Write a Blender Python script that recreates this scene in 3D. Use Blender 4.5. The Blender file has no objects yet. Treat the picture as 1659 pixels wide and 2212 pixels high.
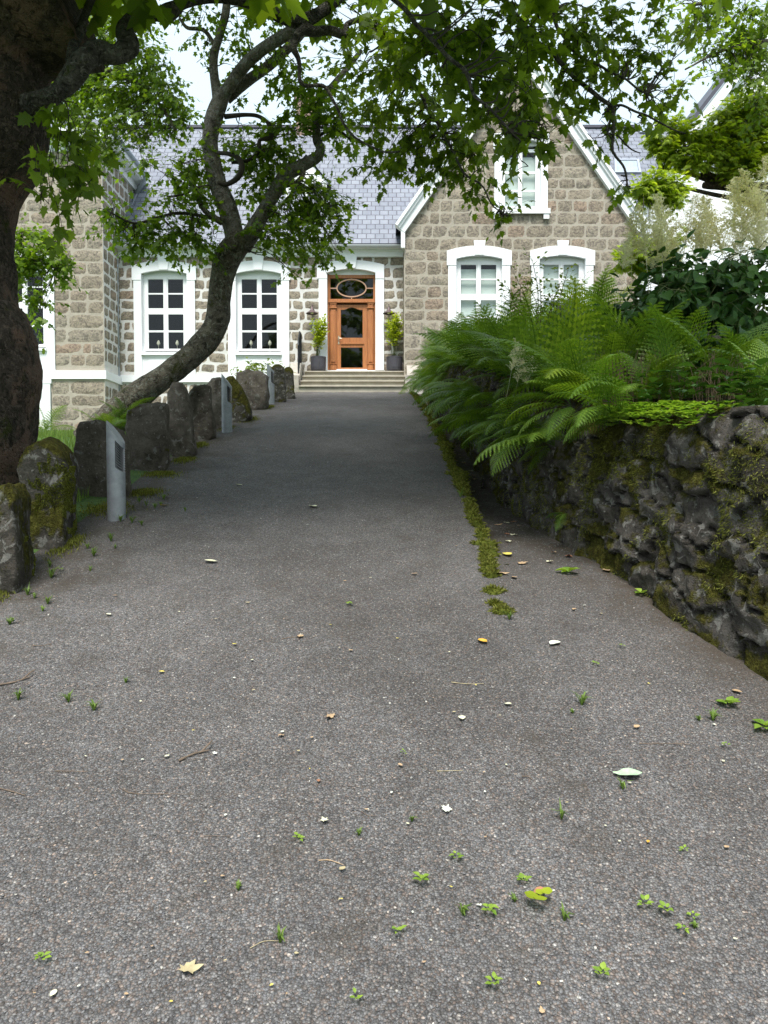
import bpy, math, random
import numpy as np
from mathutils import Vector, noise as mnoise
R = math.radians
scn = bpy.context.scene
COL = scn.collection
# ------------------------------------------------------------------ camera, world, sun, exposure
FPX, CX, CY, EYE, PITCH = 1534.0, 829.5, 1106.0, 1.6, R(1.94)
cd = bpy.data.cameras.new('camera'); cam = bpy.data.objects.new('camera', cd); COL.objects.link(cam)
cam.location = (0, 0, EYE); cam.rotation_euler = (R(90) - PITCH, 0, 0)
cd.sensor_fit = 'VERTICAL'; cd.sensor_height = 24.0; cd.lens = 24.0 * FPX / 2212.0
cd.clip_start = 0.05; cd.clip_end = 2000
scn.camera = cam
SUN_EL, SUN_AZ = R(61), R(190)          # azimuth measured from +Y clockwise
w = bpy.data.worlds.new('World'); scn.world = w; w.use_nodes = True
nt = w.node_tree; nt.nodes.clear()
wo = nt.nodes.new('ShaderNodeOutputWorld'); bg = nt.nodes.new('ShaderNodeBackground')
sky = nt.nodes.new('ShaderNodeTexSky'); sky.sky_type = 'NISHITA'; sky.sun_disc = False
sky.sun_elevation = SUN_EL; sky.sun_rotation = SUN_AZ
sky.air_density = 1.0; sky.dust_density = 4.0; sky.ozone_density = 1.0
mx = nt.nodes.new('ShaderNodeMix'); mx.data_type = 'RGBA'; mx.inputs[0].default_value = 0.93
mx.inputs[7].default_value = (2.55, 3.05, 3.35, 1)      # overcast veil
nt.links.new(sky.outputs[0], mx.inputs[6]); nt.links.new(mx.outputs[2], bg.inputs[0])
bg.inputs[1].default_value = 0.1
nt.links.new(bg.outputs[0], wo.inputs[0])
sd = bpy.data.lights.new('sun', 'SUN'); sun = bpy.data.objects.new('sun', sd); COL.objects.link(sun)
sd.energy = 1.5; sd.angle = R(22); sd.color = (1, 0.97, 0.935)
sv = Vector((math.sin(SUN_AZ) * math.cos(SUN_EL), math.cos(SUN_AZ) * math.cos(SUN_EL), math.sin(SUN_EL)))
sun.rotation_euler = sv.to_track_quat('Z', 'Y').to_euler()
scn.view_settings.view_transform = 'Standard'; scn.view_settings.look = 'None'
scn.view_settings.exposure = 1.95; scn.view_settings.gamma = 1
scn.view_settings.use_curve_mapping = False
scn.cycles.max_bounces = 8; scn.cycles.transparent_max_bounces = 12
CP, SP = math.cos(PITCH), math.sin(PITCH)

# ------------------------------------------------------------------ helpers
def P(u, v, Y):
    a = (u - CX) / FPX; b = (CY - v) / FPX
    t = Y / (CP + b * SP)
    return Vector((a * t, Y, EYE + t * (b * CP - SP)))
def proj(p):
    x, y, z = p[0], p[1], p[2] - EYE
    dd = y * CP - z * SP; uu = y * SP + z * CP
    return CX + FPX * x / dd, CY - FPX * uu / dd
def tag(o, label=None, cat=None, group=None, kind=None):
    if label: o['label'] = label
    if cat: o['category'] = cat
    if group: o['group'] = group
    if kind: o['kind'] = kind
    return o
def thing(name, label, cat, loc=(0, 0, 0), group=None):
    o = bpy.data.objects.new(name, None); COL.objects.link(o)
    o.location = loc; o.empty_display_size = 0.1
    return tag(o, label, cat, group)
def mesh_np(name, V, F, mat, parent=None, smooth=False, attrs=None, uv=None, world=True, inverse=None):
    """V (n,3) array; F list of polygons or (m,k) array."""
    me = bpy.data.meshes.new(name)
    V = np.asarray(V, dtype=np.float32).reshape(-1, 3)
    if parent is not None and world:
        q = parent
        while q is not None: V = V - np.array(q.location, dtype=np.float32); q = q.parent
    if isinstance(F, np.ndarray):
        m, k = F.shape
        me.vertices.add(len(V)); me.vertices.foreach_set('co', V.ravel())
        me.loops.add(m * k); me.loops.foreach_set('vertex_index', F.astype(np.int32).ravel())
        me.polygons.add(m); me.polygons.foreach_set('loop_start', np.arange(0, m * k, k, dtype=np.int32))
        me.polygons.foreach_set('loop_total', np.full(m, k, dtype=np.int32))
        me.update(calc_edges=True)
    else:
        me.from_pydata([tuple(map(float, v)) for v in V], [], F)
    if smooth: me.polygons.foreach_set('use_smooth', np.ones(len(me.polygons), dtype=bool))
    if attrs:
        for kk, (dom, arr) in attrs.items():
            at = me.attributes.new(kk, 'FLOAT', dom); at.data.foreach_set('value', np.asarray(arr, dtype=np.float32))
    if uv is not None:
        ul = me.uv_layers.new(name='UVMap')
        li = np.zeros(len(me.loops), dtype=np.int32); me.loops.foreach_get('vertex_index', li)
        ul.data.foreach_set('uv', np.asarray(uv, dtype=np.float32)[li].ravel())
    me.materials.append(mat); me.update()
    o = bpy.data.objects.new(name, me); COL.objects.link(o)
    if parent is not None: o.parent = parent
    return o
class MB:
    def __init__(s): s.v = []; s.f = []; s.a = []; s.smooth = False
    def add(s, vs, fs, a=0.0):
        b = len(s.v); s.v += [tuple(v) for v in vs]; s.f += [tuple(b + i for i in f) for f in fs]; s.a += [a] * len(fs)
        return s
    def box(s, x0, x1, y0, y1, z0, z1, a=0.0):
        return s.add([(x0,y0,z0),(x1,y0,z0),(x1,y1,z0),(x0,y1,z0),(x0,y0,z1),(x1,y0,z1),(x1,y1,z1),(x0,y1,z1)],
            [(0,3,2,1),(4,5,6,7),(0,1,5,4),(1,2,6,5),(2,3,7,6),(3,0,4,7)], a)
    def prism(s, poly, y0, y1, a=0.0):       # poly in (x,z), y0 = front
        n = len(poly)
        vs = [(p[0], y0, p[1]) for p in poly] + [(p[0], y1, p[1]) for p in poly]
        fs = [tuple(range(n)), tuple(range(2*n-1, n-1, -1))] + [(i, n+i, n+(i+1) % n, (i+1) % n) for i in range(n)]
        return s.add(vs, fs, a)
    def strip(s, inner, outer, y0, y1, a=0.0, closed=False):   # band between two polylines in (x,z)
        n = len(inner)
        vs = [(p[0], y0, p[1]) for p in inner] + [(p[0], y0, p[1]) for p in outer] + \
             [(p[0], y1, p[1]) for p in inner] + [(p[0], y1, p[1]) for p in outer]
        fs = []
        for i in range(n if closed else n - 1):
            j = (i + 1) % n
            fs += [(i, j, n+j, n+i), (2*n+i, 3*n+i, 3*n+j, 2*n+j), (i, 2*n+i, 2*n+j, j), (n+i, n+j, 3*n+j, 3*n+i)]
        if not closed: fs += [(0, n, 3*n, 2*n), (n-1, 3*n-1, 4*n-1, 2*n-1)]
        return s.add(vs, fs, a)
    def tube(s, pts, rad, n=8, cap=True, a=0.0, rough=0.0, seed=0):
        pts = [Vector(p) for p in pts]; k = len(pts)
        if not hasattr(rad, '__len__'): rad = [rad] * k
        up = Vector((0.31, 0.2, 0.93)); vs = []; t0 = None; nx = None
        for i in range(k):
            t = (pts[min(i+1, k-1)] - pts[max(i-1, 0)]).normalized()
            if nx is None:
                nx = t.cross(up).normalized() if abs(t.dot(up)) < 0.98 else t.cross(Vector((1, 0, 0))).normalized()
            else:
                nx = (nx - t * nx.dot(t)).normalized()
            ny = t.cross(nx)
            for j in range(n):
                an = 2*math.pi*j/n
                d = nx*math.cos(an) + ny*math.sin(an); r = rad[i]
                if rough:
                    q = pts[i] + d*r
                    r *= 1 + rough*(mnoise.noise(q*(2.2)+Vector((seed,0,0)))*0.9 + mnoise.noise(q*7)*0.4 + mnoise.noise(q*22)*0.16)
                vs.append(pts[i] + d*r)
        fs = [(i*n+j, i*n+(j+1) % n, (i+1)*n+(j+1) % n, (i+1)*n+j) for i in range(k-1) for j in range(n)]
        if cap: fs += [tuple(range(n-1, -1, -1)), tuple(range((k-1)*n, k*n))]
        return s.add(vs, fs, a)
    def lathe(s, c, prof, n=20, a=0.0):
        vs = []; k = len(prof)
        for r, z in prof:
            for j in range(n):
                an = 2*math.pi*j/n; vs.append((c[0]+r*math.cos(an), c[1]+r*math.sin(an), c[2]+z))
        fs = [(i*n+j, i*n+(j+1) % n, (i+1)*n+(j+1) % n, (i+1)*n+j) for i in range(k-1) for j in range(n)]
        return s.add(vs, fs, a)
    def obj(s, name, mat, parent=None, smooth=False, world=True):
        return mesh_np(name, s.v, s.f, mat, parent, smooth, {'rnd': ('FACE', s.a)}, world=world)
def crom(pts, m=6):
    pts = [np.array(p, dtype=float) for p in pts]; out = []
    P4 = [2*pts[0]-pts[1]] + pts + [2*pts[-1]-pts[-2]]
    for i in range(len(pts)-1):
        a, b, c, d = P4[i:i+4]
        for k in range(m):
            t = k/m
            out.append(0.5*((2*b)+(c-a)*t+(2*a-5*b+4*c-d)*t*t+(-a+3*b-3*c+d)*t**3))
    out.append(pts[-1]); return out

# ------------------------------------------------------------------ materials
def newmat(name):
    m = bpy.data.materials.new(name); m.use_nodes = True; t = m.node_tree
    b = t.nodes['Principled BSDF']; return m, t, b
def nd(t, kind, **kw):
    n = t.nodes.new(kind)
    for k, v in kw.items():
        if k.startswith('i_'):
            key = k[2:]; key = int(key) if key.isdigit() else key.replace('_', ' ')
            n.inputs[key].default_value = v
        else: setattr(n, k, v)
    return n
def ramp(t, src, stops):
    r = t.nodes.new('ShaderNodeValToRGB'); e = r.color_ramp.elements
    while len(e) < len(stops): e.new(0.5)
    for el, (p, c) in zip(e, stops):
        el.position = p; el.color = (*c, 1) if len(c) == 3 else c
    t.links.new(src, r.inputs[0]); return r.outputs[0]
def mixc(t, fac, a, b, mode='MIX'):
    n = t.nodes.new('ShaderNodeMix'); n.data_type = 'RGBA'; n.blend_type = mode
    for i, s in ((0, fac), (6, a), (7, b)):
        if hasattr(s, 'links'): t.links.new(s, n.inputs[i])
        else: n.inputs[i].default_value = s if i == 0 else (*s, 1)
    return n.outputs[2]
def mth(t, op, a, b=0.0, clamp=False):
    n = t.nodes.new('ShaderNodeMath'); n.operation = op; n.use_clamp = clamp
    for i, s in ((0, a), (1, b)):
        if hasattr(s, 'links'): t.links.new(s, n.inputs[i])
        else: n.inputs[i].default_value = s
    return n.outputs[0]
def noisef(t, scale, detail=4, rough=0.55, vec=None, dist=0.0):
    n = nd(t, 'ShaderNodeTexNoise', i_Scale=scale, i_Detail=detail, i_Roughness=rough, i_Distortion=dist)
    if vec is None:
        vec = wpos(t)
    t.links.new(vec, n.inputs['Vector']); return n.outputs['Fac']
def wpos(t):
    for n in t.nodes:
        if n.bl_idname == 'ShaderNodeNewGeometry': return n.outputs['Position']
    return t.nodes.new('ShaderNodeNewGeometry').outputs['Position']
def gnorm(t):
    wpos(t)
    for n in t.nodes:
        if n.bl_idname == 'ShaderNodeNewGeometry': return n.outputs['Normal']
def attr(t, name='rnd'):
    n = t.nodes.new('ShaderNodeAttribute'); n.attribute_name = name; return n.outputs['Fac']
def bump(t, b, h, dist=0.01, strength=1.0):
    n = nd(t, 'ShaderNodeBump', i_Strength=strength, i_Distance=dist)
    t.links.new(h, n.inputs['Height']); t.links.new(n.outputs[0], b.inputs['Normal'])
def simple(name, col, rough=0.6, metal=0.0, var=0.12, scale=6.0, bmp=0.0, spec=0.5):
    m, t, b = newmat(name)
    n = noisef(t, scale)
    c2 = tuple(max(0, c*(1-var)) for c in col); c3 = tuple(min(1, c*(1+var)) for c in col)
    t.links.new(ramp(t, n, [(0.3, c2), (0.7, c3)]), b.inputs['Base Color'])
    b.inputs['Roughness'].default_value = rough; b.inputs['Metallic'].default_value = metal
    b.inputs['Specular IOR Level'].default_value = spec
    if bmp: bump(t, b, noisef(t, scale*6), bmp)
    return m
def leafmat(name, stops, trans=0.35, rough=0.5, spec=0.4):
    m, t, b = newmat(name)
    c = ramp(t, attr(t), stops)
    c = mixc(t, 0.5, c, mixc(t, noisef(t, 1.1, 2), (0.55,)*3, (1.35,)*3), 'MULTIPLY')
    if name == 'fern_frond':
        oi = t.nodes.new('ShaderNodeObjectInfo')
        c = mixc(t, 1.0, c, ramp(t, oi.outputs['Random'], [(0, (0.6, 0.68, 0.62)), (0.6, (0.95, 0.95, 0.95)), (0.93, (1.2, 1.12, 0.9)), (1, (1.5, 1.2, 0.8))]), 'MULTIPLY')
    t.links.new(c, b.inputs['Base Color']); b.inputs['Roughness'].default_value = rough
    b.inputs['Specular IOR Level'].default_value = spec
    tr = t.nodes.new('ShaderNodeBsdfTranslucent')
    cc = mixc(t, 1.0, c, (1.5, 1.5, 0.55), 'MULTIPLY'); t.links.new(cc, tr.inputs[0])
    ms = t.nodes.new('ShaderNodeMixShader'); ms.inputs[0].default_value = trans
    t.links.new(b.outputs[0], ms.inputs[1]); t.links.new(tr.outputs[0], ms.inputs[2])
    t.links.new(ms.outputs[0], t.nodes['Material Output'].inputs[0]); return m
M = {}
def gravel_mat(name, soil=0.0):
    m, t, b = newmat(name); pos = wpos(t)
    wob = nd(t, 'ShaderNodeTexNoise', i_Scale=90.0, i_Detail=1.0); t.links.new(pos, wob.inputs['Vector'])
    vadd = nd(t, 'ShaderNodeVectorMath', operation='MULTIPLY_ADD')
    t.links.new(wob.outputs['Color'], vadd.inputs[0]); vadd.inputs[1].default_value = (0.006,)*3; t.links.new(pos, vadd.inputs[2])
    vv = vadd.outputs[0]
    vo = nd(t, 'ShaderNodeTexVoronoi', i_Scale=150.0, i_Randomness=1.0); t.links.new(vv, vo.inputs['Vector'])
    wn = nd(t, 'ShaderNodeSeparateColor'); t.links.new(vo.outputs['Color'], wn.inputs[0])
    c = ramp(t, wn.outputs[0], [(0.0, (0.08, 0.077, 0.076)), (0.45, (0.13, 0.126, 0.125)), (0.85, (0.187, 0.181, 0.178)), (0.985, (0.26, 0.247, 0.235)), (1.0, (0.46, 0.43, 0.39))])
    tint = ramp(t, wn.outputs[1], [(0.0, (0.95, 0.98, 1.03)), (0.6, (1, 1, 1)), (1.0, (1.18, 0.98, 0.86))])
    c = mixc(t, 1.0, c, tint, 'MULTIPLY')
    edge = ramp(t, vo.outputs['Distance'], [(0.25, (1, 1, 1)), (0.75, (0.52, 0.50, 0.49))])
    c = mixc(t, 1.0, c, edge, 'MULTIPLY')
    big = noisef(t, 0.7, 5, 0.6)
    c = mixc(t, 1.0, c, ramp(t, big, [(0.3, (0.72, 0.70, 0.68)), (0.5, (1, 1, 1)), (0.72, (1.22, 1.22, 1.22))]), 'MULTIPLY')
    med = noisef(t, 5.0, 4, 0.6)
    c = mixc(t, 1.0, c, ramp(t, med, [(0.3, (0.84, 0.82, 0.8)), (0.7, (1.12, 1.12, 1.12))]), 'MULTIPLY')
    soiln = ramp(t, noisef(t, 3.0, 6, 0.7), [(0.3 if soil > 0 else 0.62, (0, 0, 0)), (0.58 if soil > 0 else 0.72, (1, 1, 1))])
    sp_ = nd(t, 'ShaderNodeSeparateXYZ'); t.links.new(pos, sp_.inputs[0])
    def rng_(src, a, b_):
        m_ = nd(t, 'ShaderNodeMapRange'); m_.inputs['From Min'].default_value = a; m_.inputs['From Max'].default_value = b_; t.links.new(src, m_.inputs['Value']); return m_.outputs[0]
    if soil > 0: fac = mth(t, 'MULTIPLY', mth(t, 'MULTIPLY', soiln, 0.95), mth(t, 'MAXIMUM', rng_(sp_.outputs[1], 3.6, 5.6), rng_(mth(t, 'ADD', sp_.outputs[0], mth(t, 'MULTIPLY', sp_.outputs[1], 0.3)), 2.15, 2.6)))
    else:
        edge_ = rng_(sp_.outputs[0], -1.45, -2.15)
        n2 = mth(t, 'ADD', noisef(t, 4.0, 6, 0.7), mth(t, 'MULTIPLY', edge_, 0.22))
        fac = mth(t, 'MAXIMUM', mth(t, 'MULTIPLY', soiln, 0.12), mth(t, 'MULTIPLY', rng_(n2, 0.56, 0.78), 0.7))
    c = mixc(t, fac, c, ((0.06, 0.046, 0.032)))
    t.links.new(c, b.inputs['Base Color']); b.inputs['Roughness'].default_value = 0.78
    b.inputs['Specular IOR Level'].default_value = 0.35
    h = mth(t, 'SUBTRACT', 1.0, vo.outputs['Distance']); h = mth(t, 'ADD', h, mth(t, 'MULTIPLY', wn.outputs[2], 0.9))
    bump(t, b, h, 0.006, 0.9); return m
M['gravel'] = gravel_mat('gravel'); M['gully'] = gravel_mat('gully_soil', 1.0)
def chip_mat():
    m, t, b = newmat('gravel_chip')
    c = ramp(t, attr(t), [(0.0, (0.074, 0.071, 0.071)), (0.5, (0.133, 0.128, 0.127)), (0.93, (0.19, 0.184, 0.182)), (0.99, (0.30, 0.28, 0.25)), (1.0, (0.6, 0.56, 0.5))])
    t.links.new(c, b.inputs['Base Color']); b.inputs['Roughness'].default_value = 0.7; return m
M['chip'] = chip_mat()
M['soil'] = simple('bank_soil', (0.035, 0.03, 0.018), 0.95, var=0.4, scale=9, bmp=0.02)
def grassmat():
    m, t, b = newmat('lawn'); 
    c = ramp(t, noisef(t, 14, 5, 0.7), [(0.3, (0.035, 0.075, 0.012)), (0.7, (0.09, 0.17, 0.03))])
    t.links.new(c, b.inputs['Base Color']); b.inputs['Roughness'].default_value = 0.9; bump(t, b, noisef(t, 60), 0.02); return m
M['lawn'] = grassmat()
M['blade'] = leafmat('grass_blade', [(0, (0.08, 0.14, 0.025)), (1, (0.2, 0.3, 0.06))], 0.3)
M['moss_blade'] = leafmat('moss_strand', [(0, (0.05, 0.055, 0.012)), (0.5, (0.13, 0.14, 0.025)), (1, (0.28, 0.29, 0.07))], 0.3, 0.8, 0.1)
def mossmat():
    m, t, b = newmat('moss')
    c = ramp(t, noisef(t, 22, 6, 0.7), [(0.3, (0.035, 0.045, 0.01)), (0.5, (0.085, 0.10, 0.017)), (0.72, (0.17, 0.19, 0.035))])
    t.links.new(c, b.inputs['Base Color']); b.inputs['Roughness'].default_value = 1.0; b.inputs['Specular IOR Level'].default_value = 0.05
    bump(t, b, noisef(t, 130, 4, 0.7), 0.012); return m
M['moss'] = mossmat()
def rockmat(name, dark, mid, lich=0.62, moss=0.55, up=0.5, scl=1.0):
    m, t, b = newmat(name)
    n1 = noisef(t, 7*scl, 8, 0.65)
    c = ramp(t, n1, [(0.3, dark), (0.65, mid), (0.8, tuple(x*1.35 for x in mid))])
    c = mixc(t, 0.6, c, ramp(t, attr(t), [(0, (0.6, 0.58, 0.56)), (1, (1.25, 1.25, 1.3))]), 'MULTIPLY')
    c = mixc(t, mth(t, 'MULTIPLY', attr(t, 'joint'), 0.85), c, (0.012, 0.010, 0.008))
    li = noisef(t, 13*scl, 5, 0.6, dist=0.6)
    lm = ramp(t, li, [(lich, (0, 0, 0)), (lich+0.035, (1, 1, 1))])
    lv = nd(t, 'ShaderNodeTexVoronoi', i_Scale=24.0*scl); t.links.new(wpos(t), lv.inputs['Vector'])
    sp = ramp(t, lv.outputs['Distance'], [(0.13, (1, 1, 1)), (0.2, (0, 0, 0))])
    lsep = nd(t, 'ShaderNodeSeparateColor'); t.links.new(lv.outputs['Color'], lsep.inputs[0])
    spk = mth(t, 'MULTIPLY', sp, mth(t, 'GREATER_THAN', lsep.outputs[0], 0.62))
    c = mixc(t, mth(t, 'MULTIPLY', mth(t, 'MAXIMUM', lm, spk), 0.62), c, (0.32, 0.31, 0.28))
    sep = nd(t, 'ShaderNodeSeparateXYZ'); t.links.new(gnorm(t), sep.inputs[0])
    mm = mth(t, 'ADD', noisef(t, 3.2*scl, 7, 0.7), mth(t, 'MULTIPLY', sep.outputs[2], up*0.35))
    mk = ramp(t, mm, [(moss, (0, 0, 0)), (moss+0.07, (1, 1, 1))])
    mc = ramp(t, noisef(t, 30, 5, 0.7), [(0.3, (0.035, 0.03, 0.01)), (0.55, (0.10, 0.095, 0.02)), (0.72, (0.2, 0.19, 0.045))])
    c = mixc(t, mk, c, mc)
    t.links.new(c, b.inputs['Base Color']); b.inputs['Roughness'].default_value = 0.97; b.inputs['Specular IOR Level'].default_value = 0.08
    h = mth(t, 'ADD', noisef(t, 26*scl, 8, 0.7), mth(t, 'MULTIPLY', mk, noisef(t, 90, 4)))
    bump(t, b, h, 0.06, 1.0); return m
M['standing'] = rockmat('basalt_slab', (0.075, 0.062, 0.05), (0.21, 0.18, 0.15), 0.60, 0.62, 0.3)
M['boulder'] = rockmat('mossy_basalt', (0.045, 0.04, 0.033), (0.14, 0.125, 0.105), 0.56, 0.53, 0.9)
M['drystone'] = rockmat('dry_stone', (0.05, 0.044, 0.038), (0.155, 0.14, 0.122), 0.57, 0.505, 0.3)
def barkmat(name, a, bb, moss, patch=None):
    m, t, b = newmat(name)
    n = noisef(t, 9, 8, 0.7, dist=0.4)
    c = ramp(t, n, [(0.3, a), (0.7, bb)])
    if patch: c = mixc(t, ramp(t, noisef(t, 2.5, 5, 0.6), [(0.5, (0, 0, 0)), (0.58, (0.8,)*3)]), c, patch)
    g = ramp(t, noisef(t, 19, 6, 0.7, dist=0.8), [(0.53, (0, 0, 0)), (0.6, (0.65,)*3)])
    c = mixc(t, g, c, tuple(min(.46, 1.7*x) for x in bb))
    g2 = ramp(t, noisef(t, 13, 7, 0.75, dist=1.0), [(0.40, (0.8,)*3), (0.47, (0, 0, 0))])
    c = mixc(t, g2, c, tuple(.5*x for x in a))
    mk = ramp(t, noisef(t, 4.0, 7, 0.7), [(moss, (0, 0, 0)), (moss+0.08, (1, 1, 1))])
    c = mixc(t, mk, c, mixc(t, noisef(t, 50), (0.03, 0.035, 0.01), (0.10, 0.11, 0.025)))
    t.links.new(c, b.inputs['Base Color']); b.inputs['Roughness'].default_value = 0.9; b.inputs['Specular IOR Level'].default_value = 0.2
    v = nd(t, 'ShaderNodeTexVoronoi', feature='DISTANCE_TO_EDGE', i_Scale=30.0); t.links.new(wpos(t), v.inputs['Vector'])
    h = mth(t, 'ADD', noisef(t, 24, 8, 0.75), mth(t, 'MULTIPLY', mth(t, 'MINIMUM', v.outputs[0], 0.15), 2.0))
    bump(t, b, h, 0.07, 1.0); return m
M['bark_dark'] = barkmat('dark_bark', (0.03, 0.024, 0.019), (0.15, 0.112, 0.088), 0.57, (0.28, 0.175, 0.13))
M['bark_limb'] = barkmat('dark_grey_bark', (0.038, 0.034, 0.03), (0.19, 0.175, 0.155), 0.62)
M['bark_grey'] = barkmat('grey_mossy_bark', (0.055, 0.046, 0.034), (0.34, 0.295, 0.225), 0.55)
M['bark_upper'] = barkmat('grey_bark', (0.12, 0.106, 0.09), (0.40, 0.36, 0.315), 0.66)
M['twig'] = simple('twig_bark', (0.035, 0.027, 0.02), 0.9, var=0.3)
M['maple'] = leafmat('maple_leaf', [(0, (0.07, 0.13, 0.014)), (0.6, (0.15, 0.24, 0.022)), (1, (0.26, 0.36, 0.035))], 0.55)
M['maple_dark'] = leafmat('maple_leaf_shaded', [(0, (0.075, 0.125, 0.015)), (0.7, (0.16, 0.24, 0.024)), (1, (0.26, 0.35, 0.035))], 0.62)
M['conifer'] = leafmat('cypress_spray', [(0, (0.13, 0.2, 0.015)), (0.5, (0.3, 0.4, 0.03)), (1, (0.48, 0.57, 0.06))], 0.5)
M['fern'] = leafmat('fern_frond', [(0, (0.045, 0.10, 0.014)), (0.5, (0.11, 0.20, 0.022)), (1, (0.22, 0.34, 0.04))], 0.35)
M['broad'] = leafmat('broad_dark_leaf', [(0, (0.02, 0.055, 0.014)), (1, (0.055, 0.125, 0.026))], 0.25, 0.55, 0.2)
M['young'] = leafmat('young_shrub_leaf', [(0, (0.10, 0.15, 0.025)), (1, (0.2, 0.26, 0.05))], 0.4)
M['lime'] = leafmat('lime_leaf', [(0, (0.22, 0.3, 0.015)), (1, (0.5, 0.56, 0.04))], 0.35)
M['weed'] = leafmat('weed_leaf', [(0, (0.13, 0.24, 0.03)), (1, (0.3, 0.42, 0.06))], 0.3)
M['rosette'] = leafmat('rosette_leaf', [(0, (0.14, 0.26, 0.03)), (1, (0.3, 0.44, 0.07))], 0.3)
M['plume'] = leafmat('plume_floret', [(0, (0.55, 0.52, 0.42)), (1, (0.82, 0.79, 0.66))], 0.3, 0.9, 0.1)
M['stem'] = simple('dry_stem', (0.12, 0.085, 0.045), 0.9, var=0.4)
M['greenstem'] = simple('green_stem', (0.07, 0.09, 0.025), 0.8, var=0.3)
def stonemat(name, cols):
    m, t, b = newmat(name)
    c = ramp(t, attr(t), cols)
    n = noisef(t, 8, 8, 0.72, dist=1.2)
    c = mixc(t, 1.0, c, ramp(t, n, [(0.36, (0.46, 0.45, 0.46)), (0.45, (0.66, 0.66, 0.67)), (0.53, (1.0, 0.99, 0.97)), (0.7, (1.12, 1.1, 1.06))]), 'MULTIPLY')
    t.links.new(c, b.inputs['Base Color']); b.inputs['Roughness'].default_value = 0.95; b.inputs['Specular IOR Level'].default_value = 0.15
    bump(t, b, noisef(t, 14, 8, 0.7), 0.05, 0.8); return m
M['ashlar'] = stonemat('rough_ashlar', [(0, (0.25, 0.215, 0.17)), (0.25, (0.32, 0.275, 0.215)), (0.5, (0.29, 0.255, 0.205)), (0.75, (0.34, 0.30, 0.24)), (0.92, (0.30, 0.24, 0.185)), (1, (0.34, 0.26, 0.20))])
M['mortar'] = simple('mortar', (0.36, 0.32, 0.26), 0.95, var=0.1, bmp=0.01)
M['mortar_white'] = simple('white_mortar', (0.62, 0.60, 0.57), 0.95, var=0.08, bmp=0.01)
M['white'] = simple('white_render', (0.80, 0.81, 0.82), 0.75, var=0.03, scale=3, bmp=0.003)
M['frame'] = simple('white_frame_paint', (0.82, 0.82, 0.82), 0.4, var=0.02)
M['gutter'] = simple('grey_gutter', (0.5, 0.52, 0.54), 0.45, var=0.05)
M['pipe'] = simple('zinc_pipe', (0.36, 0.39, 0.45), 0.45, 0.3, var=0.08)
M['black'] = simple('black_iron', (0.02, 0.022, 0.026), 0.45, 0.4)
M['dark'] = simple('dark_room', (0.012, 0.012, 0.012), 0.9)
M['blind'] = simple('pale_blind', (0.62, 0.68, 0.64), 0.9, var=0.03)
M['pot'] = simple('charcoal_pot', (0.045, 0.042, 0.05), 0.55, var=0.2, scale=12)
M['copper'] = simple('oxidised_copper', (0.11, 0.075, 0.075), 0.5, 0.3, var=0.2)
M['steel'] = simple('galvanised_steel', (0.28, 0.29, 0.305), 0.6, 0.25, var=0.16, scale=18)
M['louvre'] = simple('louvre_steel', (0.34, 0.34, 0.35), 0.5, 0.6)
M['brass'] = simple('brushed_metal', (0.55, 0.5, 0.4), 0.35, 0.8)
M['step'] = simple('step_stone', (0.36, 0.325, 0.26), 0.9, var=0.14, scale=5, bmp=0.006)
M['cheek'] = simple('cheek_granite', (0.40, 0.36, 0.31), 0.9, var=0.16, scale=9, bmp=0.01)
M['candle'] = simple('ivory_shade', (0.75, 0.7, 0.55), 0.6)
M['pink'] = simple('thistle_flower', (0.42, 0.22, 0.5), 0.8)
M['chimney'] = stonemat('chimney_brick', [(0, (0.38, 0.27, 0.23)), (1, (0.48, 0.38, 0.33))])
def woodmat():
    m, t, b = newmat('varnished_wood'); 
    mp = nd(t, 'ShaderNodeMapping'); mp.inputs['Scale'].default_value = (14, 14, 1.2); t.links.new(wpos(t), mp.inputs[0])
    n = noisef(t, 2.0, 6, 0.6, mp.outputs[0], 0.8)
    t.links.new(ramp(t, n, [(0.3, (0.30, 0.105, 0.035)), (0.7, (0.46, 0.18, 0.06))]), b.inputs['Base Color'])
    b.inputs['Roughness'].default_value = 0.4; return m
M['wood'] = woodmat()
M['wood_pale'] = simple('pale_wood_bead', (0.50, 0.30, 0.20), 0.4)
def slatemat():
    m, t, b = newmat('slate_roof')
    uv = t.nodes.new('ShaderNodeTexCoord')
    br = nd(t, 'ShaderNodeTexBrick', i_Scale=1.0, i_Mortar_Size=0.012, i_Brick_Width=0.26, i_Row_Height=0.235, i_Bias=0.0, i_Mortar_Smooth=0.3)
    br.offset = 0.5
    br.inputs['Color1'].default_value = (0.155, 0.17, 0.21, 1); br.inputs['Color2'].default_value = (0.21, 0.226, 0.268, 1)
    br.inputs['Mortar'].default_value = (0.06, 0.06, 0.08, 1)
    t.links.new(uv.outputs['UV'], br.inputs['Vector'])
    c = mixc(t, 1.0, br.outputs['Color'], ramp(t, noisef(t, 2.5, 6, 0.65), [(0.3, (0.82, 0.82, 0.84)), (0.7, (1.15, 1.14, 1.12))]), 'MULTIPLY')
    t.links.new(c, b.inputs['Base Color']); b.inputs['Roughness'].default_value = 0.55
    bump(t, b, mth(t, 'SUBTRACT', 1.0, br.outputs['Fac']), 0.02, 0.8); return m
M['slate'] = slatemat()
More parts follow.
